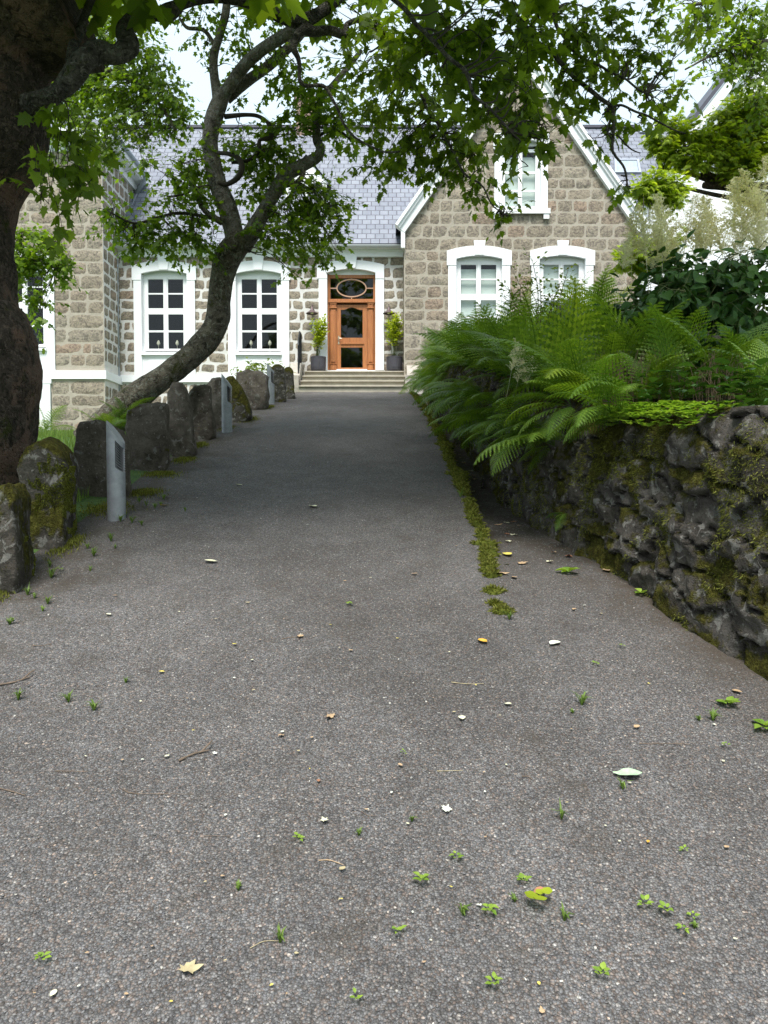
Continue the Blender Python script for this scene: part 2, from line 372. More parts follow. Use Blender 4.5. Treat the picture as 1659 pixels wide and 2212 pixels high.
def glassmat():
    m = bpy.data.materials.new('window_glass'); m.use_nodes = True; t = m.node_tree; t.nodes.clear()
    o = t.nodes.new('ShaderNodeOutputMaterial'); tr = t.nodes.new('ShaderNodeBsdfTransparent'); gl = t.nodes.new('ShaderNodeBsdfGlossy')
    gl.inputs['Roughness'].default_value = 0.02; tr.inputs[0].default_value = (0.85, 0.88, 0.87, 1)
    ms = t.nodes.new('ShaderNodeMixShader'); ms.inputs[0].default_value = 0.045
    t.links.new(tr.outputs[0], ms.inputs[1]); t.links.new(gl.outputs[0], ms.inputs[2]); t.links.new(ms.outputs[0], o.inputs[0]); return m
M['glass'] = glassmat()
def litmat(name, c): return simple(name, c, 0.8, var=0.2, scale=40)
M['tan'] = litmat('dry_leaf_tan', (0.42, 0.29, 0.17)); M['pale'] = litmat('pale_leaf', (0.62, 0.6, 0.42)); M['yel'] = litmat('yellow_leaf', (0.6, 0.5, 0.1))
M['ora'] = litmat('orange_leaf', (0.6, 0.33, 0.04)); M['mint'] = litmat('pale_green_leaf', (0.38, 0.52, 0.34)); M['red'] = litmat('red_brown_leaf', (0.32, 0.15, 0.08))
M['bleach'] = litmat('bleached_leaf', (0.7, 0.72, 0.6)); M['bark_stick'] = litmat('stick_bark', (0.14, 0.10, 0.07)); M['straw'] = litmat('straw', (0.42, 0.35, 0.2))

# ------------------------------------------------------------------ ground
_hy = np.array([-40, -6, 0, 9.1, 12.9, 16, 19, 20.5, 24, 60]); _hz = np.array([-6, -1.53, 0, 2.32, 3.12, 3.68, 4.16, 4.26, 4.26, 4.4])
_gy = np.arange(-40, 60, 0.05); _gz = np.interp(_gy, _hy, _hz)
_k = np.ones(31)/31; _gz = np.convolve(np.pad(_gz, 15, mode='edge'), _k, 'valid')
def H(Y): return np.interp(Y, _gy, _gz)
_wy = [-3, 0, 2, 3, 3.24, 4.37, 6.2, 10.3, 16, 18.5]; _wx = [3.1, 2.45, 1.98, 1.66, 1.56, 1.34, 1.14, 1.06, 1.02, 1.1]
def WX(Y): return np.interp(Y, _wy, _wx)
_ty = [-3, 0, 3, 4.4, 6, 9, 13, 16, 19, 25]; _tz = [1.5, 1.8, 1.95, 2.08, 2.4, 3.1, 3.85, 4.25, 4.5, 4.5]
def TZ(Y): return np.interp(Y, _ty, _tz)
def sstep(a, b, x): t = np.clip((x-a)/(b-a), 0, 1); return t*t*(3-2*t)
def nz(x, y, s=1.0): return mnoise.noise(Vector((x*s, y*s, 0.37)))
def GZ(x, Y):
    """height of everything walked on"""
    z = float(H(Y))
    if x > 0.66:
        z -= 0.32*float(sstep(3.9, 7.5, Y))*float(sstep(0.7, 0.8, x))*float(1-sstep(17, 19, Y))
    if x < -2.25:
        l = min(z, 1.6+0.0776*Y-0.06); k = float(sstep(-2.25, -2.75, -abs(x)) if False else sstep(2.25, 2.8, -x))
        z = z*(1-k)+l*k
    return z + 0.012*nz(x, Y, 1.3) + 0.006*nz(x, Y, 5.0)
def sheet(name, xs_fn, ys, mat, zoff=0.0, extra=None, kind='structure'):
    V = []; n = None
    for Y in ys:
        xs = xs_fn(Y); n = len(xs)
        for x in xs: V.append((x, Y, (extra or GZ)(x, Y)+zoff))
    m = len(ys)
    I = np.arange(m*n).reshape(m, n)
    F = np.stack([I[:-1, :-1], I[:-1, 1:], I[1:, 1:], I[1:, :-1]], -1).reshape(-1, 4)
    return tag(mesh_np(name, V, F, mat, smooth=True), kind=kind)
ys = list(np.arange(-3, 21.4, 0.08))
sheet('gravel_path', lambda Y: np.linspace(-2.28 if Y > 3 else -4.0, 0.68, 60), ys, M['gravel'])
sheet('gully', lambda Y: np.concatenate([np.linspace(0.68, 0.82, 8), np.linspace(0.84, float(WX(Y))+0.12, 16)]), [y for y in ys if y <= 18.6], M['gully'])
sheet('lawn', lambda Y: np.linspace(-14, -2.28, 60) if Y > 3 else np.linspace(-14, -4.0, 60), [y for y in ys if y < 20.2], M['lawn'])
def bankz(x, Y):
    t = float(TZ(Y)); d = x-float(WX(Y))
    return t-0.06 + (0.05+0.25*float(sstep(6.0, 9.0, Y)))*min(max(d, 0), 2.6)*float(1-0.55*sstep(9, 14, Y)) + 0.06*nz(x, Y, 1.6)
sheet('planted_bank', lambda Y: float(WX(Y))+0.2+np.concatenate([np.linspace(0, 3, 24), [4, 6, 10, 16]]), [y for y in ys if y < 20.0], M['soil'], extra=bankz)
def gg(x, y):
    return -1.6+min(0, y*0.16) + (2.6 if y > 30 else 0)
sheet('ground', lambda Y: np.linspace(-500, 500, 21), [-500, -200, -60, -20, -3.0], M['lawn'], -0.9, extra=lambda x, y: max(-3.0, -0.4+y*0.05))
sheet('far_ground', lambda Y: np.linspace(-500, 500, 21), [19.0, 30, 60, 200, 600], M['lawn'], 0, extra=lambda x, y: 2.2)
# court to the left of the steps, in front of house (joins path)
tag(MB().add([(-2.28, 19.6, 4.20), (-1.5, 19.6, 4.20), (-1.5, 21.4, 4.2), (-2.28, 21.4, 4.2)], [(0, 1, 2, 3)]).obj('court_edge', M['gravel']), kind='structure')

# loose gravel chips in the foreground (nobody could count it)
rg = np.random.default_rng(5)
def chips(n, y0, y1, s0, s1, name, x0=-2.3, x1=2.3):
    Y = y0+(y1-y0)*rg.random(n)**1.5; X = x0+(x1-x0)*rg.random(n); keep = (np.abs(X) < 0.56*Y+0.1) & (X < WX(Y)-0.03); X, Y = X[keep], Y[keep]; n = len(X)
    Z = np.array([GZ(a, b) for a, b in zip(X, Y)])
    base = np.array([(-1,-.8,-.6),(1,-1,-.5),(.9,.8,-.6),(-.8,1,-.6),(-.7,-.6,.6),(.8,-.7,.5),(.6,.7,.7),(-.6,.6,.5)])
    V = base[None]*(1+0.35*(rg.random((n, 8, 3))-.5))*(s0+(s1-s0)*rg.random((n, 1, 1))**2)*np.array([1, .75, .5])*(0.8+.5*rg.random((n, 1, 3)))
    an = rg.random(n)*6.28; ca, sa = np.cos(an)[:, None], np.sin(an)[:, None]
    x = V[..., 0]*ca-V[..., 1]*sa; y = V[..., 0]*sa+V[..., 1]*ca
    tx, ty = (rg.random((n, 1))-.5), (rg.random((n, 1))-.5)
    z = V[..., 2]+tx*x+ty*y
    W = np.stack([x+X[:, None], y+Y[:, None], z+Z[:, None]+0.001], -1)
    f = np.array([(0,3,2,1),(4,5,6,7),(0,1,5,4),(1,2,6,5),(2,3,7,6),(3,0,4,7)])
    F = (f[None]+8*np.arange(n)[:, None, None]).reshape(-1, 4)
    r = np.repeat(rg.random(n), 6)
    return tag(mesh_np(name, W.reshape(-1, 3), F, M['chip'], attrs={'rnd': ('FACE', r)}), 'loose dark grey gravel chips with pale bits strewn over the path', 'gravel', kind='stuff')
chips(60000, 1.3, 9.0, 0.0022, 0.0050, 'gravel_chips')

# ------------------------------------------------------------------ house
YM, YW, YG = 21.3, 20.1, 20.6
def wx(u, v, Y): return P(u, v, Y).x
def wz(v, Y): return P(CX, v, Y).z
house = thing('stone_house', 'grey-brown stone house with slate roof, white window surrounds and a gabled wing', 'house', (0, YM, 4.3))
rs = random.Random(11)
def masonry(name, s0, s1, z0, z1, holes, mapf, row=0.33, wmin=0.3, wmax=0.75, gap=0.028, top=None, bulge=0.008, mort='mortar', wall_depth=0.0, seed=1, jit=0.012):
    """stones as a mesh on a mortar backing. mapf(s, z, d) -> world (d = outwards)"""
    r = random.Random(seed)
    # backing with holes: columns between breakpoints
    bk = sorted(set([s0, s1] + [h[i] for h in holes for i in (0, 1) if s0 < h[i] < s1] + ([top[0]] if top else [])))
    mb = MB()
    def topz(s):
        if not top: return z1
        return min(z1, top[1]-abs(s-top[0])*top[2])
    for a, b in zip(bk[:-1], bk[1:]):
        hs = sorted([h for h in holes if h[0] <= a+1e-6 and h[1] >= b-1e-6], key=lambda h: h[2])
        zc = z0
        for h in hs:
            if h[2] > zc: mb.add([mapf(a, zc, 0), mapf(b, zc, 0), mapf(b, h[2], 0), mapf(a, h[2], 0)], [(0, 1, 2, 3)])
            zc = h[3]
        mb.add([mapf(a, zc, 0), mapf(b, zc, 0), mapf(b, topz(b), 0), mapf(a, topz(a), 0)], [(0, 1, 2, 3)])
    wall = mb.obj(name, M[mort], house)
    V = []; F = []; A = []
    z = z0; NU, NV = 7, 5
    while z < z1-0.05:
        rh = row*r.uniform(0.82, 1.15)
        if z+rh > z1: rh = z1-z
        zt = z+rh; sa, sb = s0, s1
        if top:
            hw = (top[1]-zt)/top[2]; sa = max(sa, top[0]-hw-0.12); sb = min(sb, top[0]+hw+0.12)
        segs = [(sa, sb)]
        for h in holes:
            if h[2] < zt-0.06 and h[3] > z+0.06:
                ns = []
                for a, b in segs:
                    if h[1] <= a or h[0] >= b: ns.append((a, b)); continue
                    if h[0] > a: ns.append((a, h[0]))
                    if h[1] < b: ns.append((h[1], b))
                segs = ns
        for a, b in segs:
            s = a
            if b-a < 0.05: continue
            while s < b-1e-4:
                ww = r.uniform(wmin, wmax)
                if r.random() < 0.18: ww *= 0.6
                if b-(s+ww) < wmin*0.7: ww = b-s
                g = gap*r.uniform(0.7, 1.4)
                q0, q1 = s+g/2, s+ww-g/2; r0, r1 = z+g/2, zt-g/2
                cxs, czs = (q0+q1)/2, (r0+r1)/2; hx, hz = (q1-q0)/2, (r1-r0)/2
                bb = len(V); dd = bulge*r.uniform(0.6, 1.3); sd = r.random()*99; rn = r.random()
                skx, skz = r.uniform(-jit, jit), r.uniform(-jit, jit)
                for j in range(NV):
                    for i in range(NU):
                        u = -1+2*i/(NU-1); v = -1+2*j/(NV-1)
                        cu = u*(1-0.03*v*v*v*v); cv = v*(1-0.06*u*u*u*u)
                        e = min(1-abs(u), 1-abs(v)); dep = 0.004+dd*min(1, e/0.34)**0.7 if e > 0 else -0.002
                        x_ = cxs+cu*hx+skx*v+0.01*mnoise.noise(Vector((u*2, v*2, sd))); z_ = czs+cv*hz+skz*u+0.012*mnoise.noise(Vector((u*2, v*2, sd+5)))
                        if e > 0: dep += 0.010*mnoise.noise(Vector((x_*4, z_*6, sd)))+0.010*mnoise.noise(Vector((x_*13, z_*13, sd)))
                        V.append(mapf(x_, z_, dep))
                for j in range(NV-1):
                    for i in range(NU-1):
                        k = bb+j*NU+i; F.append((k, k+1, k+1+NU, k+NU)); A.append(rn)
                s += ww
        z = zt
    mesh_np('stonework', V, F, M['ashlar'], house, smooth=True, attrs={'rnd': ('FACE', A)})
    return wall

GS, V0 = 1.0, 680.0
def window(u_c, Y, dv=0.0, sc=1.0, rows=None, blind=False, keystone=True, bottom=811, apron=True, vref=None, opening_bottom=762, top_shift=0, hw=69, name='window', drape=False, candle=False, bottom_sill=False):
    """builds surround + casement; returns the hole rectangle (x0,x1,z0,z1) for the masonry"""
    vref = vref or (V0+dv)
    X = lambda d: wx(u_c+sc*d, vref, Y)
    Z = lambda v: wz(V0+dv+sc*(v-V0), Y)
    o = thing.__globals__['MB']()
    yf = Y-0.055; yb = Y+0.02
    win = MB(); f = hw/69
    ow, iw = 69*f, 49*f
    # surround: jambs, ears, arch
    win.box(X(-66*f), X(-iw), yf, yb, Z(bottom), Z(606)); win.box(X(iw), X(66*f), yf, yb, Z(bottom), Z(606))
    win.box(X(-ow), X(-iw), yf-0.012, yb, Z(606), Z(592+top_shift)); win.box(X(iw), X(ow), yf-0.012, yb, Z(606), Z(592+top_shift))
    N = 14; inn = []; out = []
    for i in range(N+1):
        t = -1+2*i/N
        inn.append((X(iw*t), Z(592+top_shift-7*(1-t*t)))); out.append((X(ow*t), Z(575+top_shift-11*(1-t*t))))
    inn2 = [(X(ow*-1), Z(592+top_shift))]+inn+[(X(ow), Z(592+top_shift))]; out2 = [out[0]]+out+[out[-1]]
    win.strip(inn2, out2, yf-0.0125, yb)
    if keystone:
        win.prism([(X(-9), Z(584.5+top_shift)), (X(9), Z(584.5+top_shift)), (X(12.5), Z(554+top_shift)), (X(-12.5), Z(554+top_shift))], yf-0.05, yf)
    sr = win.obj('window_surround', M['white'], house)
    fr = MB(); yw = Y+0.10
    # reveal
    rv = MB()
    rv.box(X(-iw)-0.02, X(-iw)+0.0, yb+0.001, Y+0.22, Z(opening_bottom), Z(592+top_shift)); rv.box(X(iw), X(iw)+0.02, yb+0.001, Y+0.22, Z(opening_bottom), Z(592+top_shift))
    rv.box(X(-iw), X(iw), Y+0.12, Y+0.2, Z(594+top_shift), Z(582+top_shift))
    rv.box(X(-iw-1), X(iw+1), yf-0.05, Y+0.2, Z(opening_bottom+6), Z(opening_bottom))
    if apron:
        rv.box(X(-iw), X(iw), yf+0.03, Y+0.1, Z(bottom), Z(opening_bottom+6))
        rv.box(X(-36), X(36), yf+0.012, yf+0.03, Z(805), Z(778)); rv.box(X(-30), X(30), yf+0.004, yf+0.012, Z(800), Z(783))
        rv.box(X(-44), X(44), yf+0.012, yf+0.03, Z(773), Z(769))
    rv.obj('window_sill', M['white'], sr)
    rows = rows or [(601, 631), (634, 664), (677, 712), (716, 752)]
    top = rows[0][0]-6.5; bot = rows[-1][1]+5
    cols = [(-38*f, -5*f), (5*f, 38*f)]
    def bar(a, b, c, d, y=0.0, t=0.05): fr.box(X(a), X(b), yw+y, yw+y+t, Z(d), Z(c))
    bar(-46*f, -38*f, top, bot); bar(38*f, 46*f, top, bot); bar(-5*f, 5*f, top, bot)
    bar(-49*f, -46*f, top-8, bot+3, 0.01, 0.1); bar(46*f, 49*f, top-8, bot+3, 0.01, 0.1)
    bar(-1.5*f, 1.5*f, top, bot, -0.02, 0.02)
    for a, b in cols:
        bar(a, b, top, rows[0][0], 0.002, 0.046); bar(a, b, rows[-1][1], bot, 0.002, 0.046)
        for (r0, r1), (r2, r3) in zip(rows[:-1], rows[1:]): bar(a, b, r1, r2, 0.004, 0.04)
    wn = fr.obj('window', M['frame'], house)
    fr2 = MB(); fr2.add([(X(-46*f), yw+0.03, Z(bot)), (X(46*f), yw+0.03, Z(bot)), (X(46*f), yw+0.03, Z(top)), (X(-46*f), yw+0.03, Z(top))], [(0, 1, 2, 3)])
    fr2.obj('pane', M['glass'], wn)
    # room behind
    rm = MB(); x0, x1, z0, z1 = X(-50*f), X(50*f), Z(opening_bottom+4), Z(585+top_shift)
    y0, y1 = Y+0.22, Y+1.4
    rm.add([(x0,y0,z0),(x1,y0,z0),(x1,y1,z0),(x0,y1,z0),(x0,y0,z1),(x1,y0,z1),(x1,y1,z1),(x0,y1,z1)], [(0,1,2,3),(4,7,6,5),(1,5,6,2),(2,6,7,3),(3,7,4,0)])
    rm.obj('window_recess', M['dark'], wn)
    if blind:
        MB().box(X(-44*f), X(44*f), yw+0.12, yw+0.13, Z(bot), Z(top+(14 if drape else 2))).obj('roller_blind', M['blind'], wn)
    if candle:
        for d in (-21, 20):
            c = thing('window_lamp', 'small ivory lamp inside the %s pane of the %s' % ('left' if d < 0 else 'right', candle), 'lamp', (X(d), Y+0.3, Z(755)), 'small lamps standing inside the windows')
            MB().lathe((X(d), Y+0.3, Z(755)), [(0.001, 0), (0.05, 0.0), (0.04, 0.015), (0.012, 0.03), (0.01, 0.16), (0.02, 0.17), (0.001, 0.175)], 10).obj('base', M['brass'], c, True)
            MB().lathe((X(d), Y+0.3, Z(755)), [(0.001, 0.175), (0.035, 0.19), (0.055, 0.24), (0.04, 0.29), (0.015, 0.33), (0.001, 0.34)], 10).obj('shade', M['candle'], c, True)
    return (X(-iw-6), X(iw+6), Z(bottom-2), Z(582+top_shift))
# --- main wall
xL, xR = wx(247, 680, YM), wx(874, 680, YM)
zE = wz(541, YM); zB = wz(826, YM); zP = wz(811, YM)
h1 = window(356, YM, candle='window by the downpipe'); h2 = window(559, YM, candle='window nearest the door')
# door surround
DX = lambda u: wx(u, 690, YM); DZ = lambda v: wz(v, YM)
ds = MB()
ds.box(DX(689), DX(707), YM-0.06, YM+0.02, DZ(800), DZ(603)); ds.box(DX(811), DX(829.5), YM-0.06, YM+0.02, DZ(800), DZ(603))
ds.box(DX(685.5), DX(707), YM-0.072, YM+0.02, DZ(603), DZ(590)); ds.box(DX(811), DX(829.8), YM-0.072, YM+0.02, DZ(603), DZ(590))
inn = [(DX(685.5), DZ(590))]; out = [(DX(685.5), DZ(573))]
for i in range(15):
    t = -1+2*i/14; inn.append((DX(759+52*t), DZ(590-8*(1-t*t)))); out.append((DX(757.6+72*t), DZ(573-10*(1-t*t))))
inn.append((DX(829.8), DZ(590))); out.append((DX(829.8), DZ(573)))
ds.strip(inn, out, YM-0.0725, YM+0.02)
ds.prism([(DX(749), DZ(581)), (DX(768), DZ(581)), (DX(771.5), DZ(555)), (DX(745.5), DZ(555))], YM-0.12, YM-0.06)
ds.box(DX(707)-0.03, DX(707), YM+0.021, YM+0.3, DZ(800), DZ(588)); ds.box(DX(811), DX(811)+0.03, YM+0.021, YM+0.3, DZ(800), DZ(588))
ds.box(DX(707), DX(811), YM+0.12, YM+0.3, DZ(591), DZ(580))
ds.obj('door_surround', M['white'], house)
hd = (DX(694), DX(823), DZ(830), DZ(583))
masonry('main_wall', xL-0.2, xR+0.1, wz(970, YM), zE, [h1, h2, hd, (xL-0.3, DX(662), wz(826, YM), wz(812, YM))], lambda s, z, d: (s, YM-d, z), gap=0.048, mort='mortar_white', seed=3, wmin=0.28, wmax=0.6, row=0.33, jit=0.025)
MB().box(xL, DX(630), YM-0.06, YM+0.02, zB, zP).obj('plinth_band', M['white'], house)
# --- entrance door
door = MB(); yd = YM+0.14
def bx(u0, u1, v0, v1, y0=0.0, t=0.05, mb=None): (mb or door).box(DX(u0), DX(u1), yd+y0, yd+y0+t, DZ(v1), DZ(v0))
bx(707, 711, 590, 799.5, -0.02, 0.1); bx(808.5, 811, 590, 799.5, -0.02, 0.1)          # frame
bx(711, 808.5, 588, 598, -0.01, 0.09); bx(711, 808.5, 643.5, 648, -0.03, 0.1); bx(709, 810, 648, 651.5, -0.06, 0.12)
bx(711, 713, 598, 643.5, 0, 0.05); bx(806, 808.5, 598, 643.5, 0, 0.05)
fr = door.obj('door_frame', M['wood'], house)
for a, b in ((712, 726.5), (793.5, 807)):                                             # pilasters
    p = MB(); bx(a, b, 652, 799.5, 0.0, 0.06, p); bx(a+2.5, b-2.5, 667, 780, -0.025, 0.025, p)
    bx(a-0.5, b+0.5, 660.5, 663.5, -0.045, 0.045, p); bx(a, b, 652, 654.5, -0.045, 0.045, p); bx(a-0.5, b+0.5, 783, 785, -0.04, 0.04, p); bx(a+0.5, b-0.5, 785, 799.5, -0.02, 0.02, p)
    for c in (a+3.2, b-3.2):
        cx_, cz_ = DX(c), DZ(657.4); p.strip([(cx_+0.014*math.cos(k), cz_+0.014*math.sin(k)) for k in np.linspace(0, 6.283, 13)[:-1]], [(cx_+0.036*math.cos(k), cz_+0.036*math.sin(k)) for k in np.linspace(0, 6.283, 13)[:-1]], yd-0.035, yd, closed=True)
    cx_, cz_ = DX((a+b)/2), DZ(661); p.prism([(cx_-0.045, cz_), (cx_+0.045, cz_), (cx_+0.028, cz_+0.05), (cx_, cz_+0.07), (cx_-0.028, cz_+0.05)], yd-0.03, yd)
    p.prism([(DX(a+2), DZ(797)), (DX(b-2), DZ(797)), (DX(b-2), DZ(790)), (DX(b-4.5), DZ(787)), (DX(a+4.5), DZ(787)), (DX(a+2), DZ(790))], yd-0.045, yd-0.02)
    p.obj('pilaster', M['wood'], fr)
tw = MB()
tw.strip([(DX(759+30.5*math.cos(k)), DZ(619.5-17.5*math.sin(k))) for k in np.linspace(0, 6.283, 41)[:-1]], [(DX(759+33*math.cos(k)), DZ(619.5-20*math.sin(k))) for k in np.linspace(0, 6.283, 41)[:-1]], yd-0.005, yd+0.035, closed=True)
for a, b, c, d in ((713, 726, 618.7, 620.8), (792, 806, 618.7, 620.8), (758, 760, 598, 599.5), (758, 760, 639.5, 643.5)): bx(a, b, c, d, 0, 0.03, tw)
tr_ = tw.obj('transom_light', M['wood_pale'], house)
MB().add([(DX(713), yd+0.03, DZ(643.5)), (DX(806), yd+0.03, DZ(643.5)), (DX(806), yd+0.03, DZ(598)), (DX(713), yd+0.03, DZ(598))], [(0, 1, 2, 3)]).obj('pane', M['glass'], tr_)
lf = MB(); yl = 0.03
bx(727, 735.5, 655, 797.5, yl, 0.05, lf); bx(783, 793, 655, 797.5, yl, 0.05, lf)
N = 16; lo = []; hi = []
for i in range(N+1):
    t = i/N; s = -1+2*t; lo.append((DX(735.5+47.5*t), DZ(666-5.5*(0.5+0.5*math.cos(math.pi*min(1, abs(s)*1.25)))))); hi.append((DX(735.5+47.5*t), DZ(655)))
lf.strip(lo, hi, yd+yl+0.002, yd+yl+0.048)
bx(735.5, 783, 727, 748, yl+0.003, 0.044, lf); bx(735, 786, 737.5, 741, yl-0.03, 0.03, lf); bx(735.5, 783, 792, 797.5, yl+0.002, 0.046, lf)
leaf = lf.obj('door', M['wood'], house)
for v0, v1 in ((660, 727), (748, 792)):
    MB().add([(DX(735.5), yd+yl+0.03, DZ(v1)), (DX(783), yd+yl+0.03, DZ(v1)), (DX(783), yd+yl+0.03, DZ(v0)), (DX(735.5), yd+yl+0.03, DZ(v0))], [(0, 1, 2, 3)]).obj('pane', M['glass'], leaf)
hn = MB(); hn.box(DX(729.3), DX(732.2), yd+yl-0.01, yd+yl, DZ(733), DZ(723)); hn.box(DX(729.3), DX(732.2), yd+yl-0.01, yd+yl, DZ(741), DZ(735.5))
hn.tube([(DX(730.8), yd+yl-0.01, DZ(729)), (DX(730.8), yd+yl-0.06, DZ(729)), (DX(732), yd+yl-0.065, DZ(729)), (DX(738), yd+yl-0.065, DZ(729.5))], 0.012, 8)
hn.obj('door_handle', M['brass'], leaf)
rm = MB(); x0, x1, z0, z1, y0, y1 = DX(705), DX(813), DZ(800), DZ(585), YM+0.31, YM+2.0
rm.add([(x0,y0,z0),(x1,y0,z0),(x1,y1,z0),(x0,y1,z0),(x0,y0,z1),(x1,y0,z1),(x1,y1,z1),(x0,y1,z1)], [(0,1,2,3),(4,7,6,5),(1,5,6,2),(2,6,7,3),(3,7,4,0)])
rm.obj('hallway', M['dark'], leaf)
MB().box(DX(727), DX(793), YM-0.02, yd+0.08, DZ(800), DZ(797.6)).box(DX(687), DX(831), YM-0.03, yd+0.12, wz(801, YM-0.57)-.05, DZ(800)-.001).obj('threshold', M['white'], house)
# --- steps
st = MB(); sx0, sx1 = DX(661), DX(876); zt = DZ(800); zt = wz(801, YM-0.57); rise = (zt-4.26)/4
for i in range(4):
    yf = YM-0.55-0.3*i; z1_ = zt-rise*i; xo = 0.02*i
    st.box(sx0-xo, sx1, yf+0.035, (YM+0.03) if i == 0 else yf+0.40, z1_-rise, z1_-0.045)
    # rounded nosing slabs in three lengths
    cuts = [sx0-xo, sx0+(sx1-sx0)*(0.28 if i % 2 == 0 else 0.37), sx0+(sx1-sx0)*(0.63 if i % 2 == 0 else 0.73), sx1]
    for a, b in zip(cuts[:-1], cuts[1:]):
        prof = [(yf+0.36 if i else YM+0.02, z1_-0.045), (yf+0.01, z1_-0.045), (yf-0.012, z1_-0.036), (yf-0.02, z1_-0.022), (yf-0.012, z1_-0.008), (yf+0.01, z1_), (yf+0.36 if i else YM+0.02, z1_)]
        n = len(prof); vs = [(a+0.003, *p) for p in prof]+[(b-0.003, *p) for p in prof]
        st.add(vs, [tuple(range(n)), tuple(range(2*n-1, n-1, -1))]+[(k, n+k, n+(k+1) % n, (k+1) % n) for k in range(n)])
st.obj('entrance_steps', M['step'], house)
for (a, b, sgn) in ((DX(634), sx0-0.07, 1), (DX(877), DX(909), -1)):
    prof = [(YM-0.01, DZ(792)), (YM-0.62, DZ(792)), (YM-1.1, DZ(823)), (YM-1.1, 4.0), (YM-0.01, 4.0)]
    ck = MB(); n = 5; vs = [(a, *p) for p in prof]+[(b, *p) for p in prof]
    ck.add(vs, [tuple(range(n)), tuple(range(2*n-1, n-1, -1))]+[(k, n+k, n+(k+1) % n, (k+1) % n) for k in range(n)])
    ck.box(a-0.06, b, YM-1.35, YM-1.08, 4.0, DZ(826))
    ck.obj('step_cheek_wall', M['cheek'], house)
rl = MB(); rx = DX(651)
top_ = [(rx, YM-0.1, DZ(724)), (rx, YM-0.45, DZ(724)), (rx+0.03, YM-1.05, DZ(752)), (rx+0.04, YM-1.1, DZ(762))]
rl.tube(top_, 0.022, 8); rl.tube([(rx, YM-0.1, DZ(783)), (rx, YM-0.5, DZ(783)), (rx+0.03, YM-1.0, DZ(806))], 0.014, 6)
for k in range(9):
    t = k/8; y = YM-0.1-0.95*t; zz = DZ(724)-(0 if t < 0.4 else (t-0.4)/0.6*(DZ(724)-DZ(752))); zb = DZ(793)-(0 if t < 0.5 else (t-0.5)/0.5*(DZ(793)-DZ(818)))
    rl.tube([(rx+0.03*t, y, zb), (rx+0.03*t, y, zz)], 0.012 if k not in (0, 8) else 0.02, 6)
rl.obj('iron_railing', M['black'], house)
# --- fascia, gutter, downpipe, main roof
MB().box(xL, xR-0.02, YM-0.10, YM+0.02, wz(556.5, YM), wz(541, YM)).box(xL, xR-0.02, YM-0.22, YM+0.02, wz(541, YM)+0.001, wz(538, YM)).box(xL, xR-0.02, YM-0.14, YM-0.1, wz(545, YM), wz(541, YM)-0.001).obj('cornice', M['white'], house)
gt = MB(); zg = wz(533, YM-0.3); prof = [(0.075*math.cos(a), 0.075*math.sin(a)) for a in np.linspace(math.pi, 2*math.pi, 9)]
gv = [(xL-0.05, YM-0.32+p[0], zg+p[1]+0.04) for p in prof]+[(xR, YM-0.32+p[0], zg+p[1]+0.04) for p in prof]
gt.add(gv, [(k, k+1, 9+k+1, 9+k) for k in range(8)]); gt.box(xL-0.05, xR, YM-0.25, YM-0.20, wz(538, YM)+0.001, zg+0.10); gt.obj('gutter', M['gutter'], house)
pp = MB(); px = wx(253, 680, YM-0.1)
pp.tube([(px, YM-0.30, zg-0.02), (px, YM-0.28, wz(546, YM)), (px+0.01, YM-0.13, wz(560, YM)), (px+0.02, YM-0.13, wz(850, YM))], 0.05, 12)
for v in (578, 672, 760): pp.lathe((px+0.012, YM-0.13, wz(v, YM)), [(0.058, -0.03), (0.062, 0), (0.058, 0.03)], 12)
pp.obj('downpipe', M['pipe'], house, True)
SL = 1.36
def slope_roof(name, x0, x1, ye, ze, slope, length_h, uoff=0.0, parent=house, mat='slate', side=0):
    """roof plane facing -Y: eave at ye, rising to +Y"""
    z1_ = ze+slope*length_h; L = math.hypot(length_h, slope*length_h)
    V = [(x0, ye, ze), (x1, ye, ze), (x1, ye+length_h, z1_), (x0, ye+length_h, z1_), (x1, ye+2*length_h, ze), (x0, ye+2*length_h, ze)]
    return mesh_np(name, V, [(0, 1, 2, 3), (3, 2, 4, 5)], M[mat], parent, uv=[(x0, 0), (x1, 0), (x1, L), (x0, L), (x1, 0), (x0, 0)])
ye = YM-0.3; ze = wz(526, ye)
lh = 1.0
for _ in range(60):
    v = proj((0, ye+lh, ze+SL*lh))[1]; lh += (v-271)/1000
xRR = wx(1500, 500, YM+2)
xTop, xBot = wx(1452, 271, ye+lh), wx(1362, 520, ye)
_L = math.hypot(lh, SL*lh)
rf = mesh_np('roof', [(-9.5, ye, ze), (xBot, ye, ze), (xTop, ye+lh, ze+SL*lh), (-9.5, ye+lh, ze+SL*lh), (xTop, ye+2*lh, ze), (-9.5, ye+2*lh, ze)], [(0, 1, 2, 3), (3, 2, 4, 5)], M['slate'], house, uv=[(-9.5, 0), (xBot, 0), (xTop, _L), (-9.5, _L), (xTop, 0), (-9.5, 0)])
MB().box(-9.5, xTop, ye+lh-0.09, ye+lh+0.09, ze+SL*lh-0.03, ze+SL*lh+0.06).obj('ridge_tiles', M['slate'], rf)
MB().box(-8, xR, ye-0.02, ye+0.03, ze-0.06, ze-0.004).obj('eave_board', M['black'], rf)
# chimney behind the leaves
cY = ye+lh-0.3; c0, c1 = wx(640, 250, cY), wx(676, 250, cY)
cm = MB().box(c0, c1, cY, cY+0.6, ze+SL*lh-1.2, wz(215, cY)).box(c0-0.06, c1+0.06, cY-0.06, cY+0.66, wz(215, cY)+0.001, wz(206, cY))
cm.obj('chimney', M['chimney'], house)
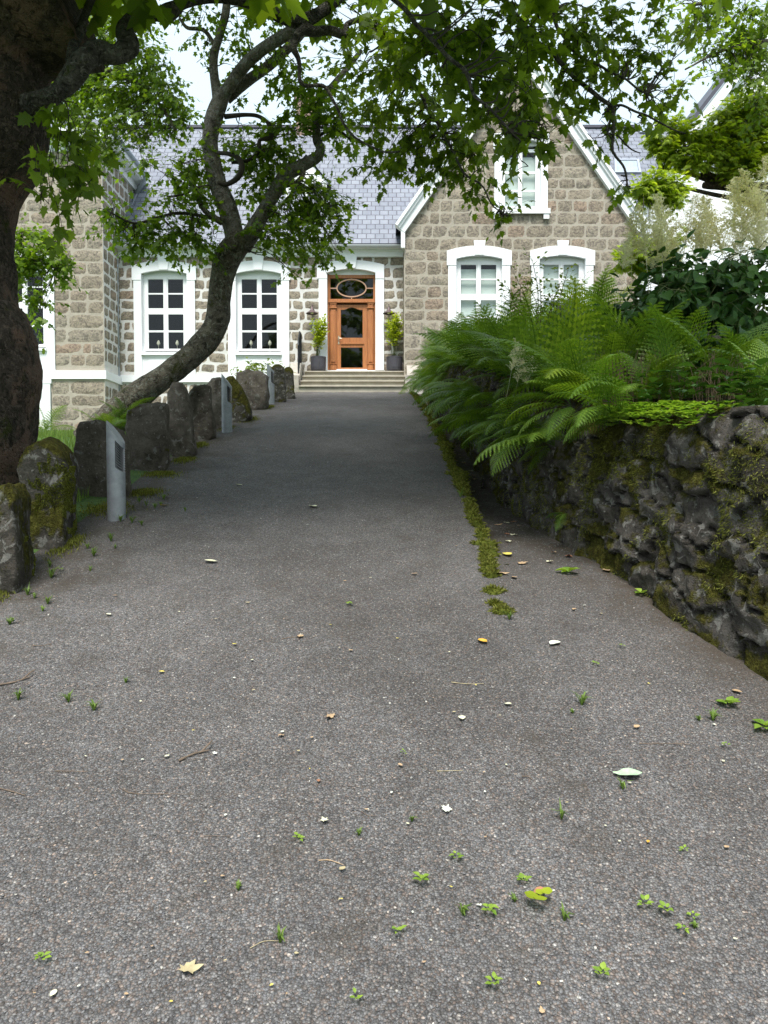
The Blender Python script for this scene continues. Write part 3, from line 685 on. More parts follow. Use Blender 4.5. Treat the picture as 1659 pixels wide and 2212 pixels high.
# dormer
dY = YM+1.1; d0, d1 = wx(618, 440, dY), wx(706, 440, dY); dzb, dzt = wz(470, dY), wz(396, dY)
dm = MB(); dm.box(d0, d0+0.16, dY, dY+0.1, dzb, dzt); dm.box(d1-0.16, d1, dY, dY+0.1, dzb, dzt); dm.box(d0+0.16, d1-0.16, dY+0.002, dY+0.1, dzb, dzb+0.12); dm.box(d0-0.06, d1+0.06, dY-0.06, dY+0.12, dzb-0.08, dzb-0.001)
mid = (d0+d1)/2
dm.prism([(d0-0.05, dzt+0.001), (d1+0.05, dzt+0.001), (mid, dzt+0.75)], dY-0.02, dY+0.1)
dm.box(mid-0.05, mid+0.05, dY-0.01, dY+0.09, dzb+0.12, dzt); dm.box(d0+0.16, d1-0.16, dY+0.01, dY+0.08, (dzb+dzt)/2-0.02, (dzb+dzt)/2+0.02)
do = dm.obj('dormer', M['frame'], house)
MB().add([(d0, dY+0.06, dzb), (d1, dY+0.06, dzb), (d1, dY+0.06, dzt), (d0, dY+0.06, dzt)], [(0, 1, 2, 3)]).obj('pane', M['glass'], do)
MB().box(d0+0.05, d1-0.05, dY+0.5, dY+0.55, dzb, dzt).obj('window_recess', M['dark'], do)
MB().box(d0, d0+0.04, dY+0.1, dY+1.6, dzb, dzt).box(d1-0.04, d1, dY+0.1, dY+1.6, dzb, dzt).obj('dormer_cheek', M['slate'], do)
dr = [(d0-0.12, dY-0.1, dzt-0.05), (mid, dY-0.1, dzt+0.85), (d1+0.12, dY-0.1, dzt-0.05), (d0-0.12, dY+1.9, dzt-0.05), (mid, dY+1.9, dzt+0.85), (d1+0.12, dY+1.9, dzt-0.05)]
mesh_np('dormer_roof', dr, [(0, 1, 4, 3), (1, 2, 5, 4)], M['slate'], do, uv=[(0, 0), (0, 1), (0, 2), (2, 0), (2, 1), (2, 2)])
# --- gable wing
gx0, gx1 = wx(873, 640, YG), wx(1377, 640, YG); gm = wx(1125, 500, YG)
gz_ap = wz(104, YG); gsl = (gz_ap-wz(495, YG))/(wx(1395, 495, YG)-gm)
g1 = window(1034.5, YG, dv=-31, sc=1.01, blind=True, drape=True); g2 = window(1213.5, YG, dv=-31, sc=1.01, blind=True)
g3 = window(1125, YG, dv=-283, sc=1.0, vref=400, rows=[(608, 650), (655, 690), (694, 727)], blind=True, keystone=True, bottom=736, apron=False, opening_bottom=732, hw=60, drape=True)
sl = MB(); sl.box(wx(1063, 455, YG), wx(1187, 455, YG), YG-0.12, YG-0.056, wz(464, YG), wz(453, YG))
for a in (1066, 1173): sl.box(wx(a, 455, YG), wx(a+12, 455, YG), YG-0.1, YG-0.056, wz(475, YG), wz(464, YG)-0.001)
sl.obj('gable_sill', M['white'], house)
masonry('gable_wall', gx0, gx1, wz(860, YG), gz_ap, [g1, g2, (g3[0], g3[1], wz(458, YG), g3[3])], lambda s, z, d: (s, YG-d, z), gap=0.022, seed=8, top=(gm, gz_ap-0.1, gsl), row=0.35, wmin=.34, wmax=.8)
masonry('gable_side_wall', YG, YM+0.1, wz(860, YG), wz(500, YG), [], lambda s, z, d: (gx0-d, s, z), gap=0.03, seed=9, row=0.30)
MB().box(gx1-0.02, gx1, YG+0.01, YG+8, wz(860, YG), wz(500, YG)).obj('gable_outer_wall', M['white'], house)
rk = MB()
eL = gm-(wx(1395, 495, YG)-gm)
def rake(side):
    X1 = gm+side*(wx(1395, 495, YG)-gm); zt0 = wz(492, YG)
    n = Vector((side*gsl, 0, 1)).normalized()   # outward normal of slope
    a = Vector((X1, 0, zt0)); b = Vector((gm, 0, gz_ap+0.02)); 
    for off0, off1, yf, yb in ((-0.30, -0.12, YG-0.14, YG+0.02), (-0.12, -0.05, YG-0.20, YG+0.02), (-0.05, 0.03, YG-0.26, YG+0.02)):
        pts = []
        for q, o_ in ((a, off0), (b, off0), (b, off1), (a, off1)):
            w_ = q+n*o_
            if q is b: w_ = Vector((gm, 0, gz_ap+0.02+o_/n.z))
            pts.append((w_.x, w_.z))
        rk.prism(pts if side < 0 else pts[::-1], yf, yb)
    c = a+n*-0.3; d = a+n*0.03
rake(-1); rake(1)
rk.obj('bargeboard', M['white'], house)
# kneeler return at the left eave
MB().box(wx(866, 520, YG), gx0+0.02, YG-0.13, YG-0.02, wz(538, YG), wz(500, YG)).obj('kneeler', M['white'], house)
rL = math.hypot(gm-eL, gsl*(gm-eL)); zEg = gz_ap-gsl*(gm-eL)
Vg = [(eL, YG-0.24, zEg+0.05), (gm, YG-0.24, gz_ap+0.07), (2*gm-eL, YG-0.24, zEg+0.05), (eL, YG+9, zEg+0.05), (gm, YG+9, gz_ap+0.07), (2*gm-eL, YG+9, zEg+0.05)]
mesh_np('gable_roof', Vg, [(0, 1, 4, 3), (1, 2, 5, 4)], M['slate'], house, uv=[(0, 0), (0, rL), (0, 0), (9.2, 0), (9.2, rL), (9.2, 0)])
# skylights on the right-hand roof
def on_roof(u, v):
    lo_, hi_ = ye, ye+lh
    for _ in range(40):
        m_ = (lo_+hi_)/2
        if proj((0, m_, ze+SL*(m_-ye)))[1] > v: lo_ = m_
        else: hi_ = m_
    return P(u, v, m_)
for (u0, u1, v0, v1) in ((1330, 1383, 347, 376), (1384, 1414, 268.5, 289)):
    a, b, c, d = on_roof(u0-3, v1), on_roof(u1+1, v1), on_roof(u1-4, v0), on_roof(u0-4, v0)
    n = Vector((0, -SL, 1)).normalized()*0.07
    cen = (a+b+c+d)/4; inn = [cen+(q-cen)*0.82 for q in (a, b, c, d)]
    vs = [q+n for q in (a, b, c, d)]+[q+n for q in inn]+[q-n*0.5 for q in (a, b, c, d)]
    sk = MB().add(vs, [(0, 1, 5, 4), (1, 2, 6, 5), (2, 3, 7, 6), (3, 0, 4, 7), (0, 8, 9, 1), (1, 9, 10, 2), (2, 10, 11, 3), (3, 11, 8, 0)]).obj('skylight', M['pipe'], house)
    MB().add([q+n*0.7 for q in inn], [(0, 1, 2, 3)]).obj('pane', simple('skylight_glass', (0.34, 0.40, 0.46), 0.15), sk)
# --- left wing
wxr = wx(224, 640, YW); wxl = wx(-330, 640, YW); zc = wz(312, YW)
w1 = window(50, YW, dv=-13, sc=1.04)
wb_hole = (wx(-26, 880, YW), wx(112, 880, YW), wz(980, YW), wz(846, YW))
masonry('wing_wall', wxl, wxr, wz(985, YW), zc, [w1, (wxl-1, wxr+1, wz(819, YW), wz(801, YW)), wb_hole], lambda s, z, d: (s, YW-d, z), gap=0.022, seed=14, row=0.36, wmin=0.4, wmax=0.95)
masonry('wing_side_wall', YW, YM+3.0, wz(985, YW), zc, [(YW-1, YM+4, wz(819, YW), wz(801, YW))], lambda s, z, d: (wxr+d, s, z), gap=0.04, seed=15, mort='mortar_white', row=0.33, wmin=0.3, wmax=0.5)
bd = MB(); bd.box(wxl, wxr+0.06, YW-0.06, YW+0.01, wz(819, YW), wz(801, YW)); bd.box(wxr-0.01, wxr+0.06, YW+0.01, YM+0.0, wz(819, YW), wz(801, YW)); bd.obj('wing_plinth_band', M['white'], house)
# basement window
window(42, YW, dv=226, sc=1.04, keystone=False, rows=[(615, 645), (650, 690)], bottom=735, opening_bottom=700, apron=False, vref=880)
# wing eaves + hip roof
ev = MB(); ex = wxr+0.35; ey = YW-0.3
ev.box(wxl, wxr+0.3, YW-0.32, YW+0.0, zc, zc+0.09); ev.box(wxr-0.02, wxr+0.32, YW+0.001, YM+2.6, zc, zc+0.09)
ev.box(wxl, wxr+0.36, YW-0.40, YW-0.3, zc+0.03, zc+0.27); ev.box(wxr+0.28, wxr+0.38, YW-0.3, YM+2.6, zc+0.03, zc+0.27)
ev.box(wxl, wxr+0.06, YW-0.07, YW-0.001, zc-0.22, zc-0.001); ev.box(wxr+0.001, wxr+0.07, YW, YM+2.2, zc-0.22, zc-0.001)
ev.obj('wing_cornice', M['white'], house)
gw = MB(); gw.tube([(wxr+0.42, YW-0.35, zc+0.22), (wxr+0.42, YM+0.9, zc+0.22), (wxr+0.44, YM+1.15, zc+0.10), (wxr+0.12, YM+1.25, zc-0.35)], 0.07, 10)
gw.tube([(wxr+0.12, YM+1.25, zc-0.35), (wxr+0.1, YM+0.15, ze+SL*0.35), (wxr+0.1, YM-0.2, ze+0.1)], 0.045, 10); gw.obj('wing_downpipe', M['pipe'], house, True)
a0, b0 = wxl, wxr+0.38
Vw = [(a0, YW-0.4, zc+0.27), (b0, YW-0.4, zc+0.27), (b0, YW+11, zc+0.27), (a0, YW+11, zc+0.27), (a0, YW+5.3, zc+5.2), (b0-5.7, YW+5.3, zc+5.2)]
mesh_np('wing_roof', Vw, [(0, 1, 5, 4), (1, 2, 5), (2, 3, 4, 5)], M['slate'], house, uv=[(a0, 0), (b0, 0), (b0+11, 0), (a0, 0), (a0, 7.5), (b0-5.7, 7.5)])
# --- neighbouring white house on the right
YN = 23.6
wh = thing('white_house', 'white rendered house with a steep gable behind the conifer', 'house', (13, YN, 4.3))
q = lambda u, v: (wx(u, v, YN), wz(v, YN))
body = [q(1340, 900), q(2250, 900), q(2250, 330), q(1830, -130), q(1452, 356), q(1372, 430), q(1340, 430)]
MB().prism(body, YN, YN+0.4).obj('wall', M['white'], wh)
def raked(p0, p1, th, y0, y1, mat, nm):
    p0, p1 = Vector(p0), Vector(p1); d = (p1-p0).normalized(); n = Vector((-d.y, d.x))
    if n.y < 0: n = -n
    MB().prism([tuple(p0), tuple(p1), tuple(p1+n*th), tuple(p0+n*th)], y0, y1).obj(nm, M[mat], wh)
raked(q(1440, 372), q(1830, -130), 0.30, YN-0.25, YN-0.001, 'white', 'bargeboard')
p0 = Vector(q(1438, 372)); p1 = Vector(q(1830, -132)); d_ = (p1-p0).normalized(); n_ = Vector((-d_.y, d_.x)); n_ = -n_ if n_.y < 0 else n_
r0, r1 = p0+n_*0.301, p1+n_*0.301
MB().prism([tuple(r0), tuple(r1), tuple(r1+n_*0.12), tuple(r0+n_*0.12)], YN-0.3, YN+8).obj('roof', M['slate'], wh)
for uu, vv in ((1418, 440),):
    pass

# ------------------------------------------------------------------ wall lamps and potted plants
for k, (u, lab) in enumerate(((674, 'dark copper wall lamp left of the front door'), (840, 'dark copper wall lamp right of the front door'))):
    c = P(u, 676, YM-0.25); L = thing('wall_lamp', lab, 'lamp', c, 'wall lamps beside the door'); sg = 1 if k == 0 else -1
    MB().lathe(c, [(0.18, -0.02), (0.17, -0.01), (0.09, 0.05), (0.045, 0.09), (0.04, 0.16), (0.02, 0.18), (0.001, 0.18)], 18).obj('lamp_shade', M['copper'], L, True)
    MB().lathe(c, [(0.001, -0.03), (0.04, -0.02), (0.045, 0.02)], 12).obj('bulb', M['candle'], L, True)
    MB().tube(crom([c+Vector((0, 0, 0.17)), c+Vector((0.0, 0.1, 0.28)), c+Vector((0, 0.2, 0.22)), c+Vector((0, 0.21, 0.12))], 4), 0.014, 6).lathe(c+Vector((0, 0.21, 0.1)), [(0.05, -0.06), (0.05, 0.06)], 10).obj('bracket', M['copper'], L, True)

# leaf templates ------------------------------------------------------
def T_maple():
    o = [(0, .04), (.30, -.06), (.27, .14), (.50, .22), (.33, .38), (.56, .62), (.26, .60), (.17, .80), (0, 1.05)]
    o += [(-x, y) for x, y in o[-2:0:-1]]
    V = [(0, .34, 0)]+[(x, y, -0.22*abs(x)**1.3-0.10*y*y) for x, y in o]; n = len(o)
    return np.array(V), np.array([(0, 1+i, 1+(i+1) % n) for i in range(n)])
def T_simple3():
    o = [(0, 0), (.34, .05), (.24, .3), (.5, .62), (.2, .66), (0, 1.0), (-.2, .66), (-.5, .62), (-.24, .3), (-.34, .05)]
    V = [(0, .35, 0)]+[(x, y, -0.2*abs(x)-0.1*y*y) for x, y in o]; n = len(o)
    return np.array(V), np.array([(0, 1+i, 1+(i+1) % n) for i in range(n)])
def T_oval(w=.3, n=5):
    o = []
    for i in range(n+1): t = i/n; o.append((w*math.sin(math.pi*t**.8), t))
    V = []; 
    for x, y in o: V += [(-x, y, 0.12*abs(x)/w-.15*y*y), (0, y, -.15*y*y), (x, y, 0.12*abs(x)/w-.15*y*y)]
    F = []
    for i in range(n):
        a = 3*i; F += [(a, a+1, a+4), (a, a+4, a+3), (a+1, a+2, a+5), (a+1, a+5, a+4)]
    return np.array(V, float), np.array(F)
def T_spray():
    V = [(0, 0, 0)]; F = []
    for k in range(7):
        an = R(-62+124*k/6); L = 1.0-0.38*abs(k-3)/3
        dx, dy = math.sin(an), math.cos(an); b = len(V)
        V += [(0.05*dy, .1*abs(dx), 0), (dx*L*.55+dy*.085, dy*L*.55-dx*.085, -.05), (dx*L, dy*L, -.22), (dx*L*.55-dy*.085, dy*L*.55+dx*.085, -.05)]
        F += [(0, b+1, b+2), (0, b+2, b+3)]
    return np.array(V), np.array(F)
T = {'maple': T_maple(), 'small': T_simple3(), 'oval': T_oval(), 'broad': T_oval(.36), 'spray': T_spray(), 'round': (np.array([(0, .5, .0)]+[(.5*math.sin(a)*(1+.08*math.cos(5*a)), .5-.5*math.cos(a)*(1+.08*math.cos(5*a)), .1) for a in np.linspace(0, 6.283, 15)[:-1]]), np.array([(0, 1+i, 1+(i+1) % 14) for i in range(14)]))}
def place_leaves(tmpl, pos, axis, up, size, rng):
    TV, TF = T[tmpl]; n = len(pos)
    y = axis/np.linalg.norm(axis, axis=1, keepdims=True)
    x = np.cross(y, up); x /= (np.linalg.norm(x, axis=1, keepdims=True)+1e-9); z = np.cross(x, y)
    S = size[:, None, None]
    loc = TV[None]*S*np.stack([0.85+.3*rng.random(n), np.ones(n), 0.4+1.4*rng.random(n)], -1)[:, None, :]
    W = loc[..., 0:1]*x[:, None]+loc[..., 1:2]*y[:, None]+loc[..., 2:3]*z[:, None]+pos[:, None]
    F = (TF[None]+len(TV)*np.arange(n)[:, None, None]).reshape(-1, 3)
    return W.reshape(-1, 3), F, np.repeat(np.clip(rng.normal(.5, .24, n), 0, 1), len(TF))
class Crown:
    def __init__(s, seed): s.rng = np.random.default_rng(seed); s.pos = []; s.ax = []; s.up = []; s.sz = []; s.tw = MB(); s.r = random.Random(seed)
    def spray(s, p, d, L, leaf, n, droop=0.25, twr=0.0035, spread=0.8, upr=0.5):
        r = s.r; pts = [Vector(p)]; d = Vector(d).normalized(); m = 4
        for i in range(m):
            d = (d+Vector((r.uniform(-.25, .25), r.uniform(-.25, .25), r.uniform(-.2, .2)-droop*.4))).normalized(); pts.append(pts[-1]+d*L/m)
        if twr: s.tw.tube(pts, [twr*(1-.7*i/m) for i in range(m+1)], 3, cap=False)
        for k in range(n):
            t = (k+.6)/n*m; i = min(int(t), m-1); q = pts[i].lerp(pts[i+1], t-i); dd = (pts[i+1]-pts[i]).normalized()
            side = dd.cross(Vector((0, 0, 1))); side = side.normalized()*(1 if k % 2 else -1)
            ax = dd*r.uniform(.3, 1.0)+side*r.uniform(.2, 1)*spread+Vector((r.uniform(-.3, .3), r.uniform(-.3, .3), r.uniform(-.5, .15)-droop))
            if k == n-1: ax = dd+Vector((0, 0, -droop))
            pet = ax.normalized()*leaf*r.uniform(.25, .7)
            s.pos.append(q+pet); s.ax.append(ax); s.up.append(Vector((r.uniform(-upr, upr), r.uniform(-upr, upr)-.15, 1))); s.sz.append(leaf*r.uniform(.6, 1.25))
    def blob(s, u, v, ru, rv, Y, leaf, dens, ry=None, attach=None, droop=.25, Lf=6, nl=9, subs=4, twr=.0035, brr=.008, spread=.8, upr=.95, tilt=0):
        """elliptical cloud of twigs around picture-scale position (u,v) at depth Y"""
        r = s.r; px = Y/FPX; c = P(u, v, Y); RX, RZ = ru*px, rv*px; RY = ry if ry is not None else (RX+RZ)*.5
        nleaf = 2.1*dens*math.pi*ru*rv/(0.42*(leaf/px)**2); ns = max(2, int(nleaf/nl))
        ct, st_ = math.cos(R(tilt)), math.sin(R(tilt))
        def rnd(sc=1.0):
            while True:
                a = Vector((r.uniform(-1, 1), r.uniform(-1, 1), r.uniform(-1, 1)))
                if a.length < 1: break
            x, z = a.x*RX*sc, a.z*RZ*sc
            return c+Vector((x*ct-z*st_, a.y*RY*sc, x*st_+z*ct))
        cs = [rnd(.8) for _ in range(subs)]
        if attach is not None:
            for q in cs:
                b = min(attach, key=lambda w_: (w_-q).length+.0*w_.z); mid = b.lerp(q, .5)+Vector((r.uniform(-.12, .12), r.uniform(-.1, .1), r.uniform(.0, .22)))*(q-b).length*.7
                pts = crom([b, b.lerp(mid, .5)+Vector((r.uniform(-.05, .05), 0, r.uniform(-.05, .05))), mid, q], 4)
                s.tw.tube([Vector(w_) for w_ in pts], [brr*(1-.75*i/(len(pts)-1)) for i in range(len(pts))], 5, cap=False)
        for _ in range(ns):
            q = rnd(); b = min(cs, key=lambda w_: (w_-q).length); L = leaf*Lf*r.uniform(.5, 1.2); d = (q-b)
            if d.length < .02: d = Vector((r.uniform(-1, 1), r.uniform(-1, 1), .1))
            d = d.normalized()+Vector((r.uniform(-.5, .5), r.uniform(-.5, .5), r.uniform(-.25, .25)))
            p = q-d.normalized()*L*.5
            if r.random() < .22: s.tw.tube([b, b.lerp(p, .5)+Vector((0, 0, .03*(p-b).length)), p], [twr*1.3, twr*1.1, twr], 3, cap=False)
            s.spray(p, d, L, leaf, nl, droop, twr, spread, upr)
    def build(s, parent, tmpl, mat, name='crown', twig='twigs', tmat='twig'):
        pos = np.array(s.pos); W, F, A = place_leaves(tmpl, pos, np.array(s.ax), np.array(s.up), np.array(s.sz), s.rng)
        o = mesh_np(name, W, F, M[mat], parent, attrs={'rnd': ('FACE', A)})
        if s.tw.v: s.tw.obj(twig, M[tmat], parent, True)
        return o
def branch(parent, pts, mat, n=12, rough=.12, m=6, name='branch', seed=0, jit=0.0):
    """pts: (u, v, Y, half-width in picture px)"""
    w_ = [tuple(P(u, v, Y))+(r*Y/FPX,) for u, v, Y, r in pts]; c = crom(w_, m)
    ps = [Vector(q[:3])+Vector((mnoise.noise(Vector(q[:3])*5)*jit, 0, mnoise.noise(Vector(q[:3])*5+Vector((9, 9, 9)))*jit)) for q in c]
    MB().tube(ps, [max(.002, q[3]) for q in c], n, rough=rough, seed=seed).obj(name, M[mat], parent, True)
    return ps
# --- potted bamboo-like plants
for k, (u0, u1, lab) in enumerate(((671, 704, 'charcoal ribbed pot with yellow-green shrub left of the door'), (834.5, 869.5, 'charcoal ribbed pot with yellow-green shrub right of the door'))):
    yp = YM-0.35; c = P((u0+u1)/2, 799, yp); c.z = zt+0.002; r_ = (u1-u0)/2*yp/FPX; hh = .43
    pt = thing('potted_shrub', lab, 'potted plant', c, 'potted shrubs flanking the door')
    n = 40; vs = []; prof = [(.001, 0), (.82, 0), (.93, .1), (.98, .3), (1.0, .9), (1.02, .93), (1.02, 1), (.92, 1), (.9, .88), (.001, .86)]
    for rr, zz in prof:
        for j in range(n): a = 2*math.pi*j/n; q_ = r_*rr*(1+(.012 if j % 2 else -.012)*(1 if .1 < zz < .9 else 0)); vs.append((c.x+q_*math.cos(a), c.y+q_*math.sin(a), c.z+zz*hh))
    mesh_np('pot', vs, [(i*n+j, i*n+(j+1) % n, (i+1)*n+(j+1) % n, (i+1)*n+j) for i in range(len(prof)-1) for j in range(n)], M['pot'], pt)
    C = Crown(40+k); s_ = MB(); uc = (u0+u1)/2; top = 690 if k == 0 else 684; lean = 4 if k else -2
    for j in range(9):
        a = P(uc+C.r.uniform(-5, 5), 770, yp); b = P(uc+lean+C.r.uniform(-14, 14), C.r.uniform(top, top+35), yp+C.r.uniform(-.12, .12)); mm_ = a.lerp(b, .5)+Vector((C.r.uniform(-.06, .06), 0, 0))
        pl = crom([a, mm_, b], 5); s_.tube(pl, [.009*(1-.6*i/10) for i in range(11)], 5)
        for i in range(3, 11):
            for _ in range(3 if i > 4 else 1): C.spray(Vector(pl[i]), (C.r.uniform(-1, 1), C.r.uniform(-1, 1), .7), .13, .085, 5, .05, 0)
    s_.obj('stem', M['greenstem'], pt, True); C.build(pt, 'oval', 'lime', 'foliage')

# ------------------------------------------------------------------ trees
# A: the big dark trunk on the left
bigtree = thing('maple_tree', 'huge dark gnarled maple trunk at the left edge with a crooked limb', 'tree', P(-10, 1010, 5.3))
Yt = 5.3
edge = [(-60, 330), (0, 159), (50, 129), (110, 106), (171, 98), (255, 108), (290, 88), (380, 46), (494, 26), (600, 34), (692, 50), (760, 84), (800, 90), (850, 82), (924, 72), (1000, 44), (1100, 60), (1200, 80)]
ps = []; rr = []
for v, u in edge:
    halfw = 165 if v > -30 else 190
    if v > 640: halfw = 165+25*min(1, (v-640)/160)
    if 150 < v < 330: halfw = 175
    p_ = P(u-halfw, v, Yt); p_ = P(u-halfw-19, v, Yt); ps.append((p_.x, p_.y, p_.z, halfw*Yt/FPX))
c = crom(ps, 14)[::-1]
tv = MB(); tv.tube([Vector(q[:3]) for q in c], [q[3] for q in c], 100, rough=.055, seed=3); tv.obj('trunk', M['bark_dark'], bigtree, True)
limb = branch(bigtree, [(-30, 260, 5.3, 30), (85, 215, 5.1, 19), (125, 198, 5.0, 18), (158, 165, 5.0, 22), (182, 132, 5.0, 22), (212, 112, 5.1, 22), (250, 118, 5.1, 19), (277, 98, 5.2, 21), (270, 68, 5.3, 18), (290, 42, 5.4, 17), (305, 15, 5.5, 15), (340, 30, 5.6, 15), (362, 28, 5.7, 17), (395, 8, 5.8, 10), (450, -3, 6, 10), (520, 2, 6.2, 11), (570, 18, 6.3, 13), (610, 38, 6.4, 14), (650, 46, 6.5, 14), (690, 28, 6.6, 12), (730, -2, 6.7, 11), (760, -40, 6.8, 9)], 'bark_limb', 30, .26, 10, seed=5)
l2 = branch(bigtree, [(640, 50, 6.5, 12), (665, 62, 6.5, 11), (700, 66, 6.5, 10), (738, 76, 6.5, 9), (745, 50, 6.5, 6), (780, 38, 6.5, 6), (820, 62, 6.6, 5), (850, 110, 6.7, 4), (900, 170, 6.8, 3)], 'bark_limb', 8, .2, jit=.05)
l3 = branch(bigtree, [(655, 62, 6.4, 8), (632, 100, 6.3, 8), (650, 130, 6.3, 5), (655, 180, 6.2, 4), (700, 190, 6.2, 4), (730, 240, 6.2, 3), (770, 300, 6.1, 2.5), (860, 330, 6.1, 2)], 'bark_limb', 7, .15, jit=.05)
l4 = branch(bigtree, [(150, 130, 5.0, 9), (158, 100, 5.1, 10), (172, 70, 5.2, 10), (185, 30, 5.3, 8), (205, -20, 5.4, 8)], 'bark_limb', 10, .2)
l5 = branch(bigtree, [(760, -60, 5.0, 5), (860, 0, 5.0, 5), (905, 62, 5.0, 4.5), (960, 115, 5, 4.5), (1005, 165, 5, 4), (1050, 230, 5, 3), (1100, 285, 5, 2)], 'bark_limb', 7, .1, jit=.04)
l6 = branch(bigtree, [(1040, -60, 6.2, 5), (1090, 0, 6.2, 6), (1130, 55, 6.2, 5.5), (1185, 110, 6.2, 5), (1240, 165, 6.2, 5), (1290, 210, 6.2, 4.5), (1320, 240, 6.2, 4), (1325, 300, 6.2, 3), (1345, 370, 6.2, 2.5), (1352, 410, 6.2, 1.5)], 'bark_limb', 7, .1, jit=.04)
l7 = branch(bigtree, [(1310, 236, 6.2, 3), (1345, 232, 6.2, 2.5), (1385, 245, 6.2, 2.2), (1430, 268, 6.2, 1.8), (1480, 288, 6.2, 1.2)], 'bark_limb', 6, .1, jit=.04)
l8 = branch(bigtree, [(1180, 0, 6.4, 4), (1205, 45, 6.4, 4), (1245, 120, 6.4, 3), (1330, 160, 6.4, 2.4), (1400, 200, 6.4, 2)], 'bark_limb', 6, .1, jit=.05)
l9 = branch(bigtree, [(800, 60, 6.7, 4), (860, 120, 6.8, 4), (900, 200, 6.8, 3.5), (960, 290, 6.8, 3), (985, 350, 6.8, 2.6), (1040, 410, 6.8, 2), (1090, 460, 6.8, 1.4)], 'bark_limb', 7, .1, jit=.05)
for i_, pts_ in enumerate(([(1140, 60, 6.2, 3), (1170, 70, 6.2, 2.5), (1160, 30, 6.2, 2)], [(1320, 245, 6.2, 2.5), (1310, 275, 6.2, 2), (1325, 305, 6.2, 1.6)], [(1330, 290, 6.2, 2), (1360, 320, 6.2, 1.6), (1385, 330, 6.2, 1)])):
    branch(bigtree, pts_, 'bark_limb', 5, .1, jit=.03)
A = Crown(1)
D_ = .11
limbs_all = limb+l2+l3+l4
for b in [(150, 290, 40, 50, 4.9, .9), (95, 330, 45, 50, 4.9, .6), (130, 350, 55, 40, 4.9, .9), (160, 390, 30, 40, 4.9, .6), (110, 440, 30, 32, 4.9, .55), (125, 225, 35, 40, 4.8, .9), (180, 300, 40, 50, 5.2, .7), (85, 400, 25, 40, 4.9, .5)]:
    A.blob(*b[:5], D_*.82, b[5], attach=[limb[4], limb[14], limb[20]], droop=.45, Lf=4, nl=6, subs=2, brr=.006)
for b in [(840, 60, 80, 60, 6.4, .9), (930, 45, 90, 60, 6.2, 1.2), (1000, 110, 80, 60, 5.6, 1.3), (1080, 60, 90, 60, 5.8, 1.2), (900, 130, 80, 60, 6.2, 1.0), (1130, 150, 70, 60, 5.4, 1.1),
          (1010, 190, 70, 50, 5.4, 1.0), (1110, 220, 65, 45, 5.2, 1.1), (1160, 270, 50, 45, 5.2, 1.1), (1090, 290, 45, 35, 5.1, .8), (1135, 330, 40, 20, 5.1, .7), (1190, 310, 25, 30, 5.2, .6), (1040, 260, 30, 30, 5.2, .5)]:
    A.blob(*b[:5], D_*.75, b[5], attach=l5+l9[:8], droop=.4, Lf=4.5, nl=7)
for b in [(760, 110, 80, 60, 7, .6), (850, 200, 80, 60, 7, .8), (930, 260, 80, 60, 7, .9), (870, 300, 80, 50, 7, .7), (970, 330, 70, 50, 7, .8), (1040, 390, 50, 40, 7, .7), (1080, 445, 35, 22, 7, .7), (820, 370, 60, 30, 7.4, .6), (900, 360, 60, 30, 7.2, .7),
          (1010, 280, 60, 50, 7, .8), (790, 260, 60, 50, 7.2, .6), (700, 30, 90, 30, 7, .5), (1085, 470, 12, 12, 7, .9)]:
    A.blob(*b[:5], D_*.62, b[5], attach=l9+l3, droop=.35, Lf=5, nl=8)
for b in [(1200, 50, 80, 60, 6.3, .9), (1260, 110, 60, 50, 6.3, .8), (1290, 190, 60, 40, 6.3, .7), (1350, 60, 90, 45, 6.6, .8), (1400, 120, 80, 45, 6.6, .55), (1320, 250, 40, 35, 6.3, .6), (1290, 290, 40, 22, 6.3, .5), (1230, 190, 50, 50, 6.2, .8),
          (1450, 180, 60, 40, 6.6, .4), (1430, 230, 30, 60, 6.6, .35), (1370, 160, 60, 40, 6.6, .45), (1345, 400, 22, 30, 6.2, .7), (1385, 262, 35, 15, 6.2, .5), (1480, 60, 70, 60, 6.8, .45), (1300, 20, 90, 30, 6.5, .8)]:
    A.blob(*b[:5], D_*.68, b[5], attach=l6+l7+l8, droop=.4, Lf=4.5, nl=7)
# canopy over the path, above the picture: it shades the gravel
rr_ = random.Random(77)
for k in range(105):
    Y = rr_.uniform(3.2, 14.5); X = rr_.uniform(-3.2, 2.6); Z = max(.9*Y*.62+1.6+1.0, float(H(Y))+4.2)+rr_.uniform(0, 1.6)
    for _ in range(12):
        q_ = Vector((X+rr_.gauss(0, .6), Y+rr_.gauss(0, .6), Z+rr_.gauss(0, .3)))
        if proj(q_)[1] < -110: A.spray(q_, (rr_.uniform(-1, 1), rr_.uniform(-1, 1), .1), .8, .22, 10, .2, .004)
A.build(bigtree, 'maple', 'maple_dark')
